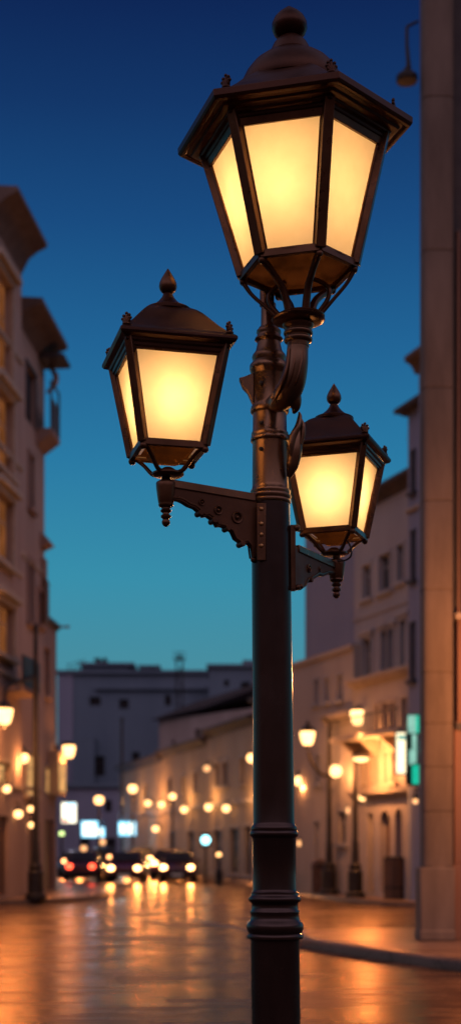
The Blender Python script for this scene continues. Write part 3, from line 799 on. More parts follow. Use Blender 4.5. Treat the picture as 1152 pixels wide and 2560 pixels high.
def square_lantern(host, loc, rz, sc):
    q = math.sqrt(2)
    hb, ht, zb, zt = .1375, .208, .104, .545
    m = MB(); m.lathe([(.004, -.014), (.060, -.012), (.070, -.004), (.070, .004), (.040, .012), (.030, .022), (.018, .030)], n=24)
    # cradle: four curved legs from the plate to the frame corners
    for i in range(4):
        a = math.pi/4+i*math.pi/2; d = Vector((math.cos(a), math.sin(a), 0))
        m.tube([d*.052+Vector((0, 0, .0)), d*.085+Vector((0, 0, .012)), d*.125+Vector((0, 0, .055)), d*(hb*q-.028)+Vector((0, 0, .090)), d*(hb*q-.002)+Vector((0, 0, .100))], [.011, .010, .009, .010, .013], 8, 4)
        m.ball(d*(hb*q-.004)+Vector((0, 0, .086)), .017, n=6)
    root = m.build('lantern', 'bronze', host, ang=50)
    root.location = loc; root.rotation_euler = (0, 0, rz); root.scale = (sc*1.07, sc*1.07, sc)
    glazing(root, 4, math.pi/4, hb*q, zb, ht*q, zt, .036, .032, .044)
    m = MB()                                     # underside dish
    m.lathe([(.012, .044), (.055, .050), (.085, .062), (.108, .080), (.118, .098), (.15, .106)], n=4, rot=math.pi/4, cap1=False)
    m.build('dish', 'spill_dish', root, ang=50)
    m = MB()                                     # cornice and bell roof, four sided
    R4 = lambda r: r*q
    pr = [(.198, .500), (.214, .515), (.216, .528), (.224, .535), (.226, .546), (.238, .552), (.246, .556), (.252, .566), (.252, .577), (.244, .586), (.232, .592), (.222, .602),
          (.208, .618), (.186, .642), (.166, .668), (.146, .694), (.127, .718), (.107, .738), (.090, .750), (.070, .754)]
    m.lathe([(R4(r), z) for r, z in pr], n=4, rot=math.pi/4, cap0=False)
    m.lathe([(.088, .744), (.103, .748), (.104, .766), (.096, .770), (.082, .774), (.062, .788), (.042, .806), (.027, .826), (.020, .842), (.018, .848)], n=28)
    rf = m.build('roof', 'roof_metal', root, bevel=.002, ang=28)
    m = MB(); m.lathe([(.016, .844), (.026, .850), (.0355, .862), (.0395, .876), (.0375, .893), (.029, .914), (.018, .934), (.009, .950), (.002, .962)], n=28); m.build('finial', 'bronze', root, ang=60)
    for i in range(4):
        a = math.pi/4+i*math.pi/2; d = Vector((math.cos(a), math.sin(a), 0))
        ornament(root, d*.252*q*.88+Vector((0, 0, .592)), d, .85)
    return root

def hex_lantern(host, loc, rz, tilt):
    zb, zt, Rb, Rt = .186, .770, .270, .425
    m = MB(); m.lathe([(.116, -.037), (.118, -.031), (.110, -.025), (.06, -.021), (.03, -.010)], n=32)
    for i in range(6):
        a = i*math.pi/3; d = Vector((math.cos(a), math.sin(a), 0))
        if i in (0, 3):                          # thin side stays with a small loop
            m.tube([d*.100+Vector((0, 0, -.028)), d*.165+Vector((0, 0, .038)), d*(Rb-.045)+Vector((0, 0, .100)), d*(Rb-.006)+Vector((0, 0, .162))], [.010, .009, .009, .012], 8, 5)
            m.tube([d*.085+Vector((0, 0, -.028)), d*.135+Vector((0, 0, .040)), d*.140+Vector((0, 0, .090)), d*.095+Vector((0, 0, .128)), d*.06+Vector((0, 0, .142))], [.012, .011, .011, .011, .012], 8, 5)
        else:
            m.tube([d*.078+Vector((0, 0, -.028)), d*.098+Vector((0, 0, .030)), d*.128+Vector((0, 0, .080)), d*.190+Vector((0, 0, .128)), d*(Rb-.014)+Vector((0, 0, .166))], [.025, .023, .021, .019, .022], 10, 5, .8)
        m.ball(d*(Rb-.008)+Vector((0, 0, .162)), .018, n=6)
    root = m.build('lantern', 'bronze', host, ang=50)
    root.location = loc; root.rotation_euler = (0, tilt, 0)
    root.matrix_basis = Matrix.Translation(loc) @ Matrix.Rotation(tilt, 4, 'Y') @ Matrix.Rotation(rz, 4, 'Z')
    glazing(root, 6, 0, Rb, zb, Rt, zt, .048, .036, .056)
    m = MB(); m.lathe([(.02, .168), (.07, .169), (.12, .172), (.16, .176), (.19, .181), (.225, .188), (.25, .194)], n=48, cap1=False); m.build('dish', 'spill_dish', root, ang=50)
    m = MB()
    pr = [(.405, .735), (.432, .748), (.436, .762), (.452, .768), (.456, .778), (.478, .780), (.492, .783), (.496, .792), (.520, .796), (.526, .790), (.546, .792), (.556, .804), (.557, .832), (.540, .838), (.520, .842),
          (.46, .872), (.40, .915), (.34, .965), (.275, 1.010), (.240, 1.035), (.230, 1.040)]
    m.lathe(pr, n=6, cap0=False)
    m.lathe([(.236, 1.015), (.240, 1.040), (.232, 1.070), (.214, 1.104), (.184, 1.140), (.150, 1.166), (.120, 1.182), (.098, 1.190), (.100, 1.198), (.094, 1.212), (.088, 1.228), (.078, 1.247), (.064, 1.264), (.050, 1.275), (.040, 1.280)], n=36)
    m.build('roof', 'roof_metal', root, bevel=.003, ang=28)
    m = MB(); m.lathe([(.040, 1.274), (.056, 1.283), (.074, 1.300), (.083, 1.322), (.082, 1.345), (.070, 1.370), (.048, 1.393), (.026, 1.410), (.008, 1.424), (.001, 1.428)], n=32); m.build('finial', 'roof_metal', root, ang=60)
    for i in range(6):
        a = i*math.pi/3; d = Vector((math.cos(a), math.sin(a), 0))
        ornament(root, d*.47+Vector((0, 0, .862)), d, .95, 'roof_metal')
    return root

# ---- top lantern on the curved horn
YT = 6.75
cup = Lc(748, 776, YT)
hexl = hex_lantern(LAMP, cup, R(-11.5), R(-2.0))
sT = YT/F
def zT(py): return CH+(HY-py)*sT
cpf = [(27, 868), (28, 858), (34, 855), (36, 850), (35, 846), (30, 843), (30.5, 840), (35, 838), (37, 833), (35, 828), (32, 826), (33, 822), (37.5, 818), (39, 813), (37, 814), (34, 812.5), (35, 811), (38, 810), (40, 809), (46, 808), (56, 806), (65, 802), (67, 799), (65, 797), (50, 796)]
m = MB(); m.lathe([(r*sT, zT(y)) for r, y in cpf], c=(cup.x-.006, cup.y), n=36); m.build('cup', 'bronze_lamplit', LAMP, ang=45)
m = MB()
m.tube([Lc(676, 1008, 6.93), Lc(697, 1003, 6.86), Lc(716, 985, 6.80), Lc(731, 955, 6.765), Lc(740, 915, YT), Lc(743, 880, YT), Lc(744.5, 855, YT)],
       [.030, .052, .062, .060, .054, .050, .049], 20, 5, 1.0)
m.tube([Lc(722, 975, 6.80), Lc(735, 1000, 6.80), Lc(738, 1020, 6.81), Lc(733, 1034, 6.82)], [.050, .036, .022, .006], 14, 4)
m.build('horn_arm', 'bronze_lamplit', LAMP, ang=60)
m = MB()                                         # raised ribs along the horn
for ox in (-22, -6, 12):
    m.tube([Lc(690+ox*.5, 1004-ox*.3, 6.80), Lc(714+ox*.8, 980, 6.745), Lc(730+ox, 950, 6.71), Lc(740+ox, 912, 6.70+abs(ox)*.0004), Lc(744+ox, 872, 6.705+abs(ox)*.0006)], [.004, .007, .008, .008, .007], 8, 5)
m.build('ribs', 'bronze', LAMP, ang=60)
m = MB(); c = Lc(683, 993, 6.80); m.ball(c, .013, n=8); m.ball(Lc(682, 986, 6.80), .008, n=6); m.build('stud', 'brass_glint', LAMP)

# ---- side arms
def bracket(host, A, Bp, toppix, lowpix, railpix, rosettes, ysock, thick=.036, flip=1):
    f = Fac((A.x, A.y), (Bp.x, Bp.y)); n = Vector((-f.d.y, f.d.x, 0))
    def W(px, py):
        u = f.u(px); q = f.A+f.d*u
        return Vector((q.x, q.y, CH+(HY-py)*q.y/F))-base
    m = MB()
    m.prism([W(*p)-n*thick/2 for p in toppix+lowpix], n*thick)
    # lobes along the lower edge
    for p in lowpix[5:-2:3]: m.tube([W(*p)-n*thick*.8, W(*p)+n*thick*.8], .014, 12)
    root = m.build('bracket', 'bronze_matte', host, bevel=.003)
    m = MB()
    for sd in (-1, 1):
        cxp = sum(p[0] for p in lowpix)/len(lowpix)
        m.tube([W(x+(-3 if x > cxp else 3), y-6)+n*sd*thick*.5 for x, y in lowpix], .0055, 6)
    m.build('moulding', 'bronze', root, ang=60)
    m = MB(); (a, b, w) = railpix
    m.bar(W(*a), W(*b), .050, w); m.bar(W(a[0], a[1]+12)+Vector((0,0,0)), W(b[0], b[1]+12), .034, .012); m.build('rail', 'bronze_lamplit', root, bevel=.004)
    m = MB()
    for x, y, r in rosettes:
        for s in (-1, 1):
            c = W(x, y)+n*s*thick*.5
            k = 14; pts = [c+n*s*.004+(f.d.to_3d()*math.cos(2*math.pi*i/k)+Vector((0, 0, 1))*math.sin(2*math.pi*i/k))*r for i in range(k+1)]
            m.tube(pts, r*.22, 6); m.ball(c+n*s*.004, r*.42, n=6)
    m.build('rosettes', 'bronze', root, ang=60)
    return root, W
# left arm
left_c = P(420, 1185, 6.75); right_c = P(834, 1383, 7.6)
axis = P(684, 1240, D0)
br, W = bracket(LAMP, axis, left_c, [(640, 1240), (418, 1200)],
            [(418, 1250), (445, 1253), (456, 1258), (468, 1266), (484, 1272), (498, 1284), (506, 1294), (516, 1292), (532, 1303), (540, 1318), (550, 1317), (566, 1322), (582, 1334), (590, 1352), (602, 1361), (618, 1358), (628, 1370), (632, 1400), (641, 1400)],
            ((634, 1246), (420, 1210), .038), [(541, 1278, .018), (588, 1296, .024), (500, 1258, .013)], 1200)
lc = left_c-base
square_lantern(LAMP, lc, R(14), 1.0)
def socket(parent, c, s=1.0):
    m = MB(); m.lathe([(.004, -.205*s), (.012, -.200*s), (.019, -.190*s), (.020, -.180*s), (.014, -.170*s), (.018, -.166*s), (.024, -.160*s), (.024, -.152*s), (.016, -.147*s), (.015, -.140*s), (.024, -.135*s), (.026, -.128*s), (.020, -.122*s), (.020, -.116*s),
                   (.032, -.110*s), (.036, -.102*s), (.034, -.096*s), (.036, -.092*s), (.041, -.06*s), (.046, -.02*s), (.047, -.002*s), (.044, .004*s), (.034, .010*s), (.026, .013*s), (.020, .018*s), (.018, .038*s), (.022, .046*s), (.022, .056*s)], n=28)
    o = m.build('socket', 'bronze', parent, ang=45); o.location = c; return o
so = socket(LAMP, (P(415, 1208, 6.755)-base))
# strap on the pole that carries the left arm
m = MB(); m.bar(Lc(653, 1258, 6.915), Lc(653, 1402, 6.912), .044, .016, (0, 1, 0)); m.ball(Lc(634, 1399, 6.95), .016, n=8); st = m.build('strap', 'bronze', LAMP, bevel=.003)
for y in (1272, 1309, 1336, 1364):
    m = MB(); m.ball(Lc(653, y, 6.904), .0105, 1, .6, 1, 8); m.build('bolt', 'brass_glint', st)
# right arm
br2, W2_ = bracket(LAMP, P(700, 1368, D0), right_c, [(722, 1362), (838, 1418)],
            [(838, 1438), (815, 1436), (800, 1442), (790, 1440), (780, 1447), (768, 1450), (758, 1456), (752, 1470), (744, 1476), (722, 1476)],
            ((737, 1372), (836, 1417), .036), [(763, 1422, .018), (790, 1424, .012)], 1405)
rc = right_c-base
square_lantern(LAMP, rc, R(-19), .93)
so2 = socket(LAMP, (P(840, 1404, 7.6)-base), .95)
m = MB(); m.bar(Lc(731, 1315, 7.0), Lc(732, 1476, 7.0), .026, .06, (0, 1, 0)); m.ball(Lc(741, 1320, 6.98), .017, n=8); m.ball(Lc(744, 1468, 6.98), .014, n=8); m.ball(Lc(752, 1466, 6.99), .012, n=8); m.build('strap', 'bronze', LAMP, bevel=.003)
# loose supply cable under the right lantern
m = MB(); m.tube([Lc(868, 1352, 7.5), Lc(877, 1372, 7.5), Lc(876, 1390, 7.5), Lc(864, 1400, 7.52), Lc(846, 1402, 7.55), Lc(834, 1400, 7.57)], .005, 6, 4); m.build('cable', 'iron', LAMP)
# bulbs
BC = (1, .50, .15)
point('bulb', P(716, 480, YT), 8.2, BC, .05)
point('bulb', left_c+Vector((0, 0, .340)), 4.3, BC, .04)
point('bulb', right_c+Vector((0, 0, .315)), 4.0, BC, .04)

# ------------------------------------------------------------------ background street lamps
def lantern_shape(m, z0, s=1.0):
    m.lathe([(.10*s, z0), (.15*s, z0+.05*s), (.20*s, z0+.22*s), (.22*s, z0+.36*s), (.20*s, z0+.42*s)], n=16)
def old_lamp(label, px, Y, pole_top, arms, group='old street lamps on the pavements', ground=.13, hook=None):
    p = P(px, HY, Y)
    t = thing('street_lamp', label, 'street lamp', (p.x, p.y, ground), 0, group)
    def l(x, y, yy=None): q = P(x, y, yy or Y); return Vector((q.x-p.x, q.y-Y, q.z-ground))
    zt = l(px, pole_top).z
    m = MB(); m.lathe([(.30, 0), (.30, .12), (.22, .18), (.22, .75), (.16, .82), (.19, .92), (.12, 1.0), (.10, 1.6), (.085, 1.65), (.075, zt*.7), (.055, zt)], n=16)
    if hook: m.tube([(0, 0, zt-.02)]+[l(*q) for q in hook], [.055]+[.045]*len(hook), 8, 4)
    m.build('pole', 'iron', t)
    for pts, head, kind in arms:
        if pts:
            m = MB(); m.tube([l(*q) for q in pts], .055, 8, 4); m.build('arm', 'iron', t)
        c = l(*head); 
        if kind == 'lantern':
            m = MB(); lantern_shape(m, 0, 1.05); g = m.build('lamp_glass', 'lamp_glow', t); g.location = c-Vector((0, 0, .22))
            m = MB(); m.lathe([(.24, .41), (.25, .46), (.12, .58), (.06, .62), (.05, .70), (.01, .76)], n=16); m.lathe([(.06, -.12), (.11, -.03), (.12, -.004)], n=12); m.build('lamp_cap', 'iron', g)
        elif kind == 'ball':
            m = MB(); m.ball((0, 0, 0), .19); g = m.build('lamp_glass', 'lamp_glow', t); g.location = c
        else:
            m = MB(); m.ball((0, 0, 0), .15, 1.5, 1, .7); g = m.build('lamp_glass', 'lamp_glow', t); g.location = c
            m = MB(); m.ball((0, .0, .07), .17, 1.6, 1, .6); m.build('lamp_cap', 'iron', g)
    return t
YA = 40.0
old_lamp('dark street lamp with thick base on the left pavement, lantern left of its pole', 90, YA, 1560, [([(90, 1690, 40.0), (60, 1700, 39.4), (20, 1716, 38.7), (12, 1740, 38.5)], (12, 1790, 38.5), 'lantern')])
point('lamp_light', P(12, 1835, 38.1), 300)
YB = 44.2
old_lamp('street lamp with a curved side arm carrying a lantern, right of the lamp post', 822, YB, 1830,
         [([(822, 1936), (806, 1938), (788, 1920), (776, 1900), (771, 1880)], (768, 1845), 'lantern'), ([(822, 1945), (832, 1940)], (838, 1928), 'ball')], hook=[(823, 1812), (818, 1800), (806, 1792)])
point('lamp_light', P(768, 1880, YB-.8), 90); point('lamp_light', P(852, 1940, YB-.8), 40)
YC = 41.5
old_lamp('street lamp with short hooked top standing in front of the arcade', 887, YC, 1925, [(None, (901, 1896), 'cobra')], hook=[(888, 1910), (893, 1900), (900, 1893)])
point('lamp_light', P(918, 1915, YC-1.0), 300)

def wall_lamp_proto(kind):
    pass
def wall_lamp(label, px, py, Y, glass='lamp_glow', rad=.15, back=(0, .35), group='wall lamps on the house fronts', kind='ball'):
    p = P(px, py, Y)
    t = thing('wall_lamp', label, 'lamp', p, 0, group)
    m = MB(); m.tube([(back[0], back[1], .12), (back[0]*.5, back[1]*.5, .34), (0, 0, .30), (0, 0, rad*.8)], .022, 8, 4); m.box((back[0]-.05, back[1]-.02, .0), (back[0]+.05, back[1]+.01, .26)); m.build('bracket', 'iron', t)
    m = MB()
    if kind == 'ball': m.ball((0, 0, 0), rad)
    else: lantern_shape(m, -.2, 1.0)
    g = m.build('lamp_glass', glass, t)
    m = MB(); z = rad*.82 if kind == 'ball' else .225
    m.lathe([(.12 if kind == 'ball' else .23, z), (.10 if kind == 'ball' else .2, z+.04), (.03, z+.12)], n=14); m.build('lamp_cap', 'iron', t)
    return t
wall_lamp('large lantern on the corner of the red brown house over the street', 173, 1880, 49.6, back=(-.45, .1), kind='lantern')
point('lamp_light', P(173, 1915, 49.4), 160)
wall_lamp('large lantern hanging by the balcony of the arcade house', 893, 1795, 42.6, back=(.3, .3), kind='lantern')
point('lamp_light', P(900, 1835, 40.9), 190)
wall_lamp('round lamp high above the lit shop window of the shuttered house', 60, 1895, 42.5, back=(-.3, .2))
point('lamp_light', P(66, 1910, 41.6), 60)
wall_lamp('round lamp low on the tallest left house', 18, 1972, 39.8, rad=.11, back=(-.2, .2))
wall_lamp('round lamp beside the doorway of the left shuttered house', 47, 2035, 41.1, rad=.12, back=(-.3, .2))
wall_lamp('upper one of two yellowish lamps beside the left lamp pole', 78, 2022, 43.5, rad=.09, back=(-.25, .2))
wall_lamp('lower one of two yellowish lamps beside the left lamp pole', 80, 2062, 43.6, rad=.09, back=(-.25, .2))
wall_lamp('lantern just left of the big lamp post shaft', 629, 1895, 60, rad=.2, back=(.3, .3))
wall_lamp('lantern just right of the big lamp post shaft', 747, 1952, 47.5, rad=.17, back=(.2, .25))
point('lamp_light', P(755, 1970, 47.2), 60)
wall_lamp('left globe of the twin globes on the arcade house', 904, 1993, 42.4, rad=.10, back=(.2, .3))
wall_lamp('right globe of the twin globes on the arcade house', 916, 1994, 42.4, rad=.11, back=(.15, .3))
wall_lamp('small dim round lamp below the twin globes', 876, 2026, 43.8, 'lamp_glow_dim', .14, (.1, .3))
wall_lamp('small lamp low behind the lamp post ring', 750, 2108, 47.5, 'lamp_glow_dim', .11, (.1, .25))
wall_lamp('small dim lamp at the foot of the green sign', 1037, 2003, 38.0, 'lamp_glow_dim', .07, (.15, .2))
def onFd(px, off):
    q = onF(px, off); return q.y
for px, py, lab in ((565, 2021, 'rightmost globe lamp in the row on the ochre house fronts'), (521, 2018, 'globe lamp under the paired windows of the ochre row house'),
                    (460, 2024, 'lowest globe lamp of the row along the long low house'), (404, 2011, 'second globe lamp from the left along the row houses'),
                    (370, 2008, 'leftmost globe lamp along the row houses'), (389, 2072, 'single globe lamp lower down on the row house front')):
    wall_lamp(lab, px, py, onFd(px, .4), rad=.18, back=(.3, .15), group='globe lamps along the far row houses')
wall_lamp('dim orange lantern high on the ochre row house', 517, 1921, onFd(517, .4), 'lamp_glow_dim', .16, (.3, .15))
for px, py, wt in ((590, 1990, 60), (500, 1995, 90), (440, 2000, 90), (375, 2000, 90), (325, 2000, 90)):
    point('lamp_light', P(px, py, onFd(px, .8)), wt, (1, .47, .15))

def far_lamp(label, px, py, Y, glass='lamp_glow', rad=.26):
    p = P(px, HY, Y); z = CH+(HY-py)*Y/F
    t = thing('street_lamp', label, 'street lamp', (p.x, p.y, 0), 0, 'globe street lamps far down the street')
    m = MB(); m.lathe([(.16, 0), (.16, .6), (.08, .7), (.055, z-rad)], n=12); m.lathe([(.06, z-rad-.06), (.13, z-rad), (.1, z-rad+.04)], n=12); m.build('pole', 'iron', t)
    m = MB(); m.ball((0, 0, z), rad); m.build('lamp_glass', glass, t)
    m = MB(); m.lathe([(rad*.7, z+rad*.8), (.03, z+rad*1.25)], n=12); m.build('lamp_cap', 'iron', t)
    return t
far_lamp('globe street lamp above the blue shop sign', 248, 2000, 84, rad=.27)
far_lamp('tall globe street lamp beside the thin bare pole', 332, 1972, 84, rad=.26)
far_lamp('globe street lamp on a thick dark pole before the row houses', 431, 1991, 76, rad=.18)
far_lamp('small greenish street lamp left of the blue shop sign', 155, 2084, 80, 'lamp_glow_green', .14)
far_lamp('short orange street lamp under the blue shop sign', 256, 2105, 90, 'lamp_glow_dim', .2)
far_lamp('dim orange lamp low at the left of the street', 210, 2121, 95, 'lamp_glow_dim', .2)
far_lamp('small yellow bollard lamp near the row house doors', 547, 2137, 62, 'lamp_glow', .10)
point('lamp_light', P(248, 2035, 84), 200); point('lamp_light', P(340, 2005, 83), 200)
# pedestrian signal with cyan light
p = P(514, HY, 62)
t = thing('pedestrian_signal', 'short signal post with a round cyan light before the row houses', 'signal', (p.x, p.y, .0))
z = CH+(HY-2100)*62/F
m = MB(); m.lathe([(.06, 0), (.05, z-.3)], n=10); m.build('post', 'iron', t)
m = MB(); m.box((-.22, -.05, z-.3), (.22, .2, z+.3)); m.build('signal_box', 'iron', t, bevel=.02)
m = MB(); m.ball((0, -.06, z), .19, 1, .4, 1); m.build('lens', 'lamp_glow_cool', t)

# ------------------------------------------------------------------ lit signs
def sign(name, label, cat, x0, y0, x1, y1, Y, panels, depth=.15, post=None, rz=0.0):
    c = P((x0+x1)/2, y1, Y); s = Y/F; wd, hh = (x1-x0)*s, (y1-y0)*s
    t = thing(name, label, cat, c, rz)
    m = MB(); m.box((-wd/2-.04, 0, -.04), (wd/2+.04, depth, hh+.04))
    if post: m.box((wd/2+.04, .03, hh*.3), (wd/2+post, .09, hh*.36)); m.box((wd/2+.04, .03, hh*.7), (wd/2+post, .09, hh*.76))
    m.build('sign_box', 'iron', t)
    for k, (a, b, c_, d, mt) in enumerate(panels):
        q = MB(); q.box((-wd/2+a*wd, -.03-.004*k, b*hh), (-wd/2+c_*wd, -.002-.004*k, d*hh)); q.build('lit_panel', mt, t)
    return t
sign('shop_sign', 'tall cream light box sign projecting beside the green sign', 'sign', 990, 1832, 1024, 1934, 37.5, [(0, 0, 1, 1, 'sign_white'), (.1, .82, .9, .95, 'sign_mint')], post=.12)
sign('shop_sign', 'green and mint lit sign hanging against the stone column', 'sign', 1018, 1788, 1054, 1960, 37.2,
     [(0, .74, .55, 1, 'sign_mint'), (.552, .74, 1, 1, 'sign_green'), (.3, .3, .6, .72, 'sign_mint'), (.3, 0, .95, .28, 'sign_green'), (.1, .28, .3, .5, 'sign_mint')])
point('sign_light', P(1030, 1870, 36.6), 3, (.2, 1, .7))
sign('billboard', 'upright lit billboard in cream with a red lower corner', 'billboard', 155, 2007, 191, 2057, 88, [(0, 0, 1, 1, 'sign_cream'), (.06, .04, .45, .22, 'sign_red'), (.3, .86, .95, .97, 'sign_blue')])
sign('shop_sign', 'wide bright pale blue shop sign at the end of the street', 'sign', 204, 2053, 262, 2093, 100, [(0, 0, 1, .62, 'sign_blue'), (0, .622, .72, 1, 'sign_blue'), (.08, .1, .6, .9, 'sign_cream'), (.602, .12, .9, .55, 'sign_cream')])
sign('shop_sign', 'cyan double shop sign under the thin bare pole', 'sign', 297, 2054, 340, 2089, 86.5, [(0, 0, 1, 1, 'sign_blue'), (.1, .2, .4, .8, 'sign_cream'), (.6, .1, .92, .9, 'sign_cream')])
point('sign_light', P(230, 2075, 98), 260, (.30, .55, 1)); point('sign_light', P(300, 2075, 86), 60, (.3, .65, 1)); point('sign_light', P(172, 2070, 87), 60, (.55, .6, 1))

# ------------------------------------------------------------------ bins and boxes on the right pavement
p = P(798, HY, 45.6)
t = thing('litter_bin', 'brown round topped litter bin at the foot of the curved arm street lamp', 'bin', (p.x, p.y, .13))
m = MB(); m.lathe([(.22, 0), (.25, .04), (.25, .78), (.27, .80), (.27, .84)], n=20); m.build('body', 'bin_brown', t)
m = MB(); m.lathe([(.27, .842), (.26, .92), (.20, 1.02), (.1, 1.08), (.01, 1.10)], n=20); m.build('lid', 'bin_brown', t)
m = MB(); m.box((-.12, -.275, .86), (.12, -.22, .94)); m.build('slot', 'rubber', t)
p = P(848, HY, 45.0)
t = thing('planter', 'square grey planter box between the two right street lamps', 'planter', (p.x, p.y, .13))
m = MB(); m.loft([[(-.22, -.22, 0), (.22, -.22, 0), (.22, .22, 0), (-.22, .22, 0)], [(-.30, -.30, .86), (.30, -.30, .86), (.30, .30, .86), (-.30, .30, .86)]]); m.build('tub', 'bin_grey', t)
m = MB(); m.box((-.33, -.33, .862), (.33, .33, .95)); m.build('rim', 'bin_grey', t)
p = P(986, HY, 40.1)
t = thing('wooden_bin', 'slatted dark wooden bin box in front of the arches', 'bin', (p.x, p.y, .13))
m = MB()
for k in range(12):
    a = 2*math.pi*k/12; M = Matrix.Rotation(a, 4, 'Z')
    m.box((-.075, .27, 0), (.075, .31, 1.12), M)
m.lathe([(.26, .02), (.265, 1.10)], n=24); m.build('slats', 'wood_brown', t)
m = MB(); m.lathe([(.29, 1.122), (.32, 1.13), (.32, 1.17), (.22, 1.19)], n=24); m.lathe([(.318, .3), (.32, .31), (.32, .34), (.318, .35)], n=24); m.build('rim', 'iron', t)

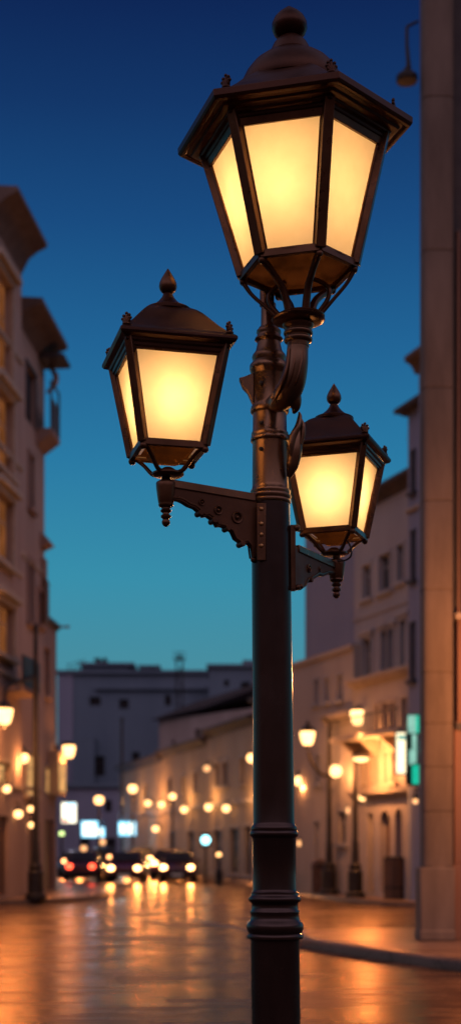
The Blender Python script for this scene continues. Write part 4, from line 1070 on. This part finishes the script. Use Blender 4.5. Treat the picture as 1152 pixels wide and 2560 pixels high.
# ------------------------------------------------------------------ cars
def make_car(name, label, px, Y, paint, facing, half=.65, lights='head_warm', lz=.70, tall=1.45, group='cars in the far traffic'):
    p = P(px, HY, Y)
    t = thing(name, label, 'car', (p.x, p.y, .0), 0 if facing else math.pi, group)
    wd = .86; L = 4.3
    # front of the car at local -Y
    secs = [(-2.12, .30, .62, .70), (-2.05, .24, .72, .80), (-1.5, .22, .84, .86), (-.9, .22, .93, .87), (0, .22, .95, .88), (1.1, .22, .95, .87), (1.8, .24, .92, .84), (2.1, .30, .80, .76), (2.16, .38, .66, .70)]
    m = MB(); rings = []
    for y, zb, zt, hw in secs:
        rings.append([(-hw*.93, y, zb), (-hw, y, zb+.12), (-hw, y, zt-.16), (-hw*.93, y, zt-.03), (-hw*.6, y, zt+.015), (hw*.6, y, zt+.015), (hw*.93, y, zt-.03), (hw, y, zt-.16), (hw, y, zb+.12), (hw*.93, y, zb)])
    m.loft(rings); body = m.build('body', paint, t, ang=40)
    cab = [(-.95, .93, .78), (-.25, tall-.04, .60), (.2, tall, .61), (.9, tall-.03, .59), (1.55, .93, .74)]
    m = MB()
    m.loft([[(-hw*1.02, y, .90), (-hw, y, z-.03 if z > 1 else z), (-hw*.8, y, z), (hw*.8, y, z), (hw, y, z-.03 if z > 1 else z), (hw*1.02, y, .90)] for y, z, hw in cab])
    m.build('cabin', paint, t, ang=40)
    def quad(name, pts, th):
        q = MB(); q.prism(pts, th); q.build(name, 'dark_glass', t)
    quad('windscreen', [(-.66, -.93, .965), (.66, -.93, .965), (.54, -.30, tall-.06), (-.54, -.30, tall-.06)], (0, -.02, .015))
    quad('rear_window', [(-.62, 1.52, .98), (.62, 1.52, .98), (.52, .98, tall-.08), (-.52, .98, tall-.08)], (0, .02, .015))
    for s in (-1, 1):
        quad('side_window', [(s*.775, -.72, .98), (s*.63, -.18, tall-.09), (s*.63, .85, tall-.09), (s*.765, 1.25, .98)], (s*.02, 0, .01))
        for y in (-1.35, 1.35):
            m = MB(); M = Matrix.Translation((s*.74, y, .32)) @ Matrix.Rotation(R(90), 4, 'Y')
            rg = []
            for r, z in ((.20, -.11), (.30, -.11), (.32, -.07), (.32, .07), (.30, .11), (.20, .11)): rg.append([M @ Vector((r*math.cos(a*.3927), r*math.sin(a*.3927), z)) for a in range(16)])
            m.loft(rg); wh = m.build('wheel', 'rubber', t)
            m = MB(); m.loft([[M @ Vector((r*math.cos(a*.3927), r*math.sin(a*.3927), z)) for a in range(16)] for r, z in ((.05, s*.10), (.18, s*.118), (.195, s*.112))]); m.build('rim', 'chrome', wh)
        m = MB(); m.ball((s*.94, -.62, 1.0), .09, 1, .6, .8, 6); m.bar((s*.80, -.62, .95), (s*.9, -.62, .99), .04, .04); m.build('mirror', paint, t)
        m = MB(); m.ball((s*half, -2.10, lz), .135, 1.15, .5, .85, 8); m.build('headlight', lights if facing else 'chrome', t)
        l = bpy.data.lights.new('beam', 'SPOT'); l.energy = 150 if facing else 14; l.color = {'head_warm': (1, .46, .15), 'head_orange': (1, .42, .15)}.get(lights, (1, .1, .04))
        l.spot_size = R(64); l.spot_blend = .5; l.shadow_soft_size = .1
        lo = bpy.data.objects.new('beam', l); col.objects.link(lo); lo.parent = t
        lo.location = (s*half, -2.26 if facing else 2.28, lz); lo.rotation_euler = (R(-84) if facing else R(84), 0, 0)
        m = MB(); m.ball((s*half, 2.14, lz+.03), .125, 1.2, .45, 1, 8); m.build('taillight', lights if not facing else 'car_red', t)
    m = MB(); m.box((-.78, -2.20, .30), (.78, -2.06, .44)); m.build('bumper', 'rubber', t, bevel=.03)
    m = MB(); m.box((-.78, 2.10, .34), (.78, 2.22, .48)); m.build('rear_bumper', 'rubber', t, bevel=.03)
    m = MB(); m.box((-.36, -2.135, .47), (.36, -2.09, .60)); m.build('grille', 'rubber', t)
    m = MB(); m.box((-.25, -2.218, .31), (.25, -2.205, .42)); m.build('number_plate', 'plate_white', t)
    return t
make_car('car', 'dark plum car driving away with red tail lights, leftmost of the traffic', 214, 68, 'car_plum', False, .52, 'tail_red', .72)
make_car('car', 'small dark car with warm orange headlights seen beside the red tail lights', 192, 80, 'car_dark', True, .42, 'head_orange', .90)
make_car('car', 'dark red car with two cream headlights in the middle lane', 319, 67, 'car_red', True, .60, 'head_warm', .68)
make_car('car', 'silver car behind the middle red car, headlights set high', 352, 84, 'car_silver', True, .66, 'head_warm', 1.0, 1.7)
make_car('car', 'plum car at the right with two bright cream headlights, nearest of its pair', 447, 68, 'car_plum', True, .62, 'head_warm', .70)
make_car('car', 'dark red car close behind the bright right hand car', 420, 74, 'car_red', True, .60, 'head_warm', .86, 1.55)
make_car('car', 'far car between the plum car and the red car with yellow lights', 258, 96, 'car_silver', True, .62, 'head_orange', 1.05, 1.7)
# unseen street lamp added on the corner pavement to light the stone column
def unseen_lamp():
    t = thing('street_lamp', 'unseen street lamp added on the corner pavement in front of the red stone pilaster', 'street lamp', (4.3, 19.6, .13), 0, 'old street lamps on the pavements')
    m = MB(); m.lathe([(.2, 0), (.2, .5), (.1, .6), (.06, 3.6)], n=16); m.build('pole', 'iron', t)
    m = MB(); lantern_shape(m, 3.6, 1.0); g = m.build('lamp_glass', 'lamp_glow', t)
    m = MB(); m.lathe([(.24, 4.03), (.12, 4.16), (.01, 4.3)], n=16); m.build('lamp_cap', 'iron', t)
unseen_lamp()
point('lamp_light', (3.98, 19.6, 3.95), 520)

# ------------------------------------------------------------------ render settings
scene.view_settings.view_transform = 'Standard'; scene.view_settings.look = 'None'
scene.view_settings.exposure = 0; scene.view_settings.gamma = 1
scene.render.engine = 'CYCLES'
c = scene.cycles
c.use_denoising = True; c.max_bounces = 6; c.diffuse_bounces = 3; c.glossy_bounces = 4; c.transmission_bounces = 4
c.sample_clamp_indirect = 6.0; c.caustics_reflective = False; c.caustics_refractive = False
c.use_light_tree = True
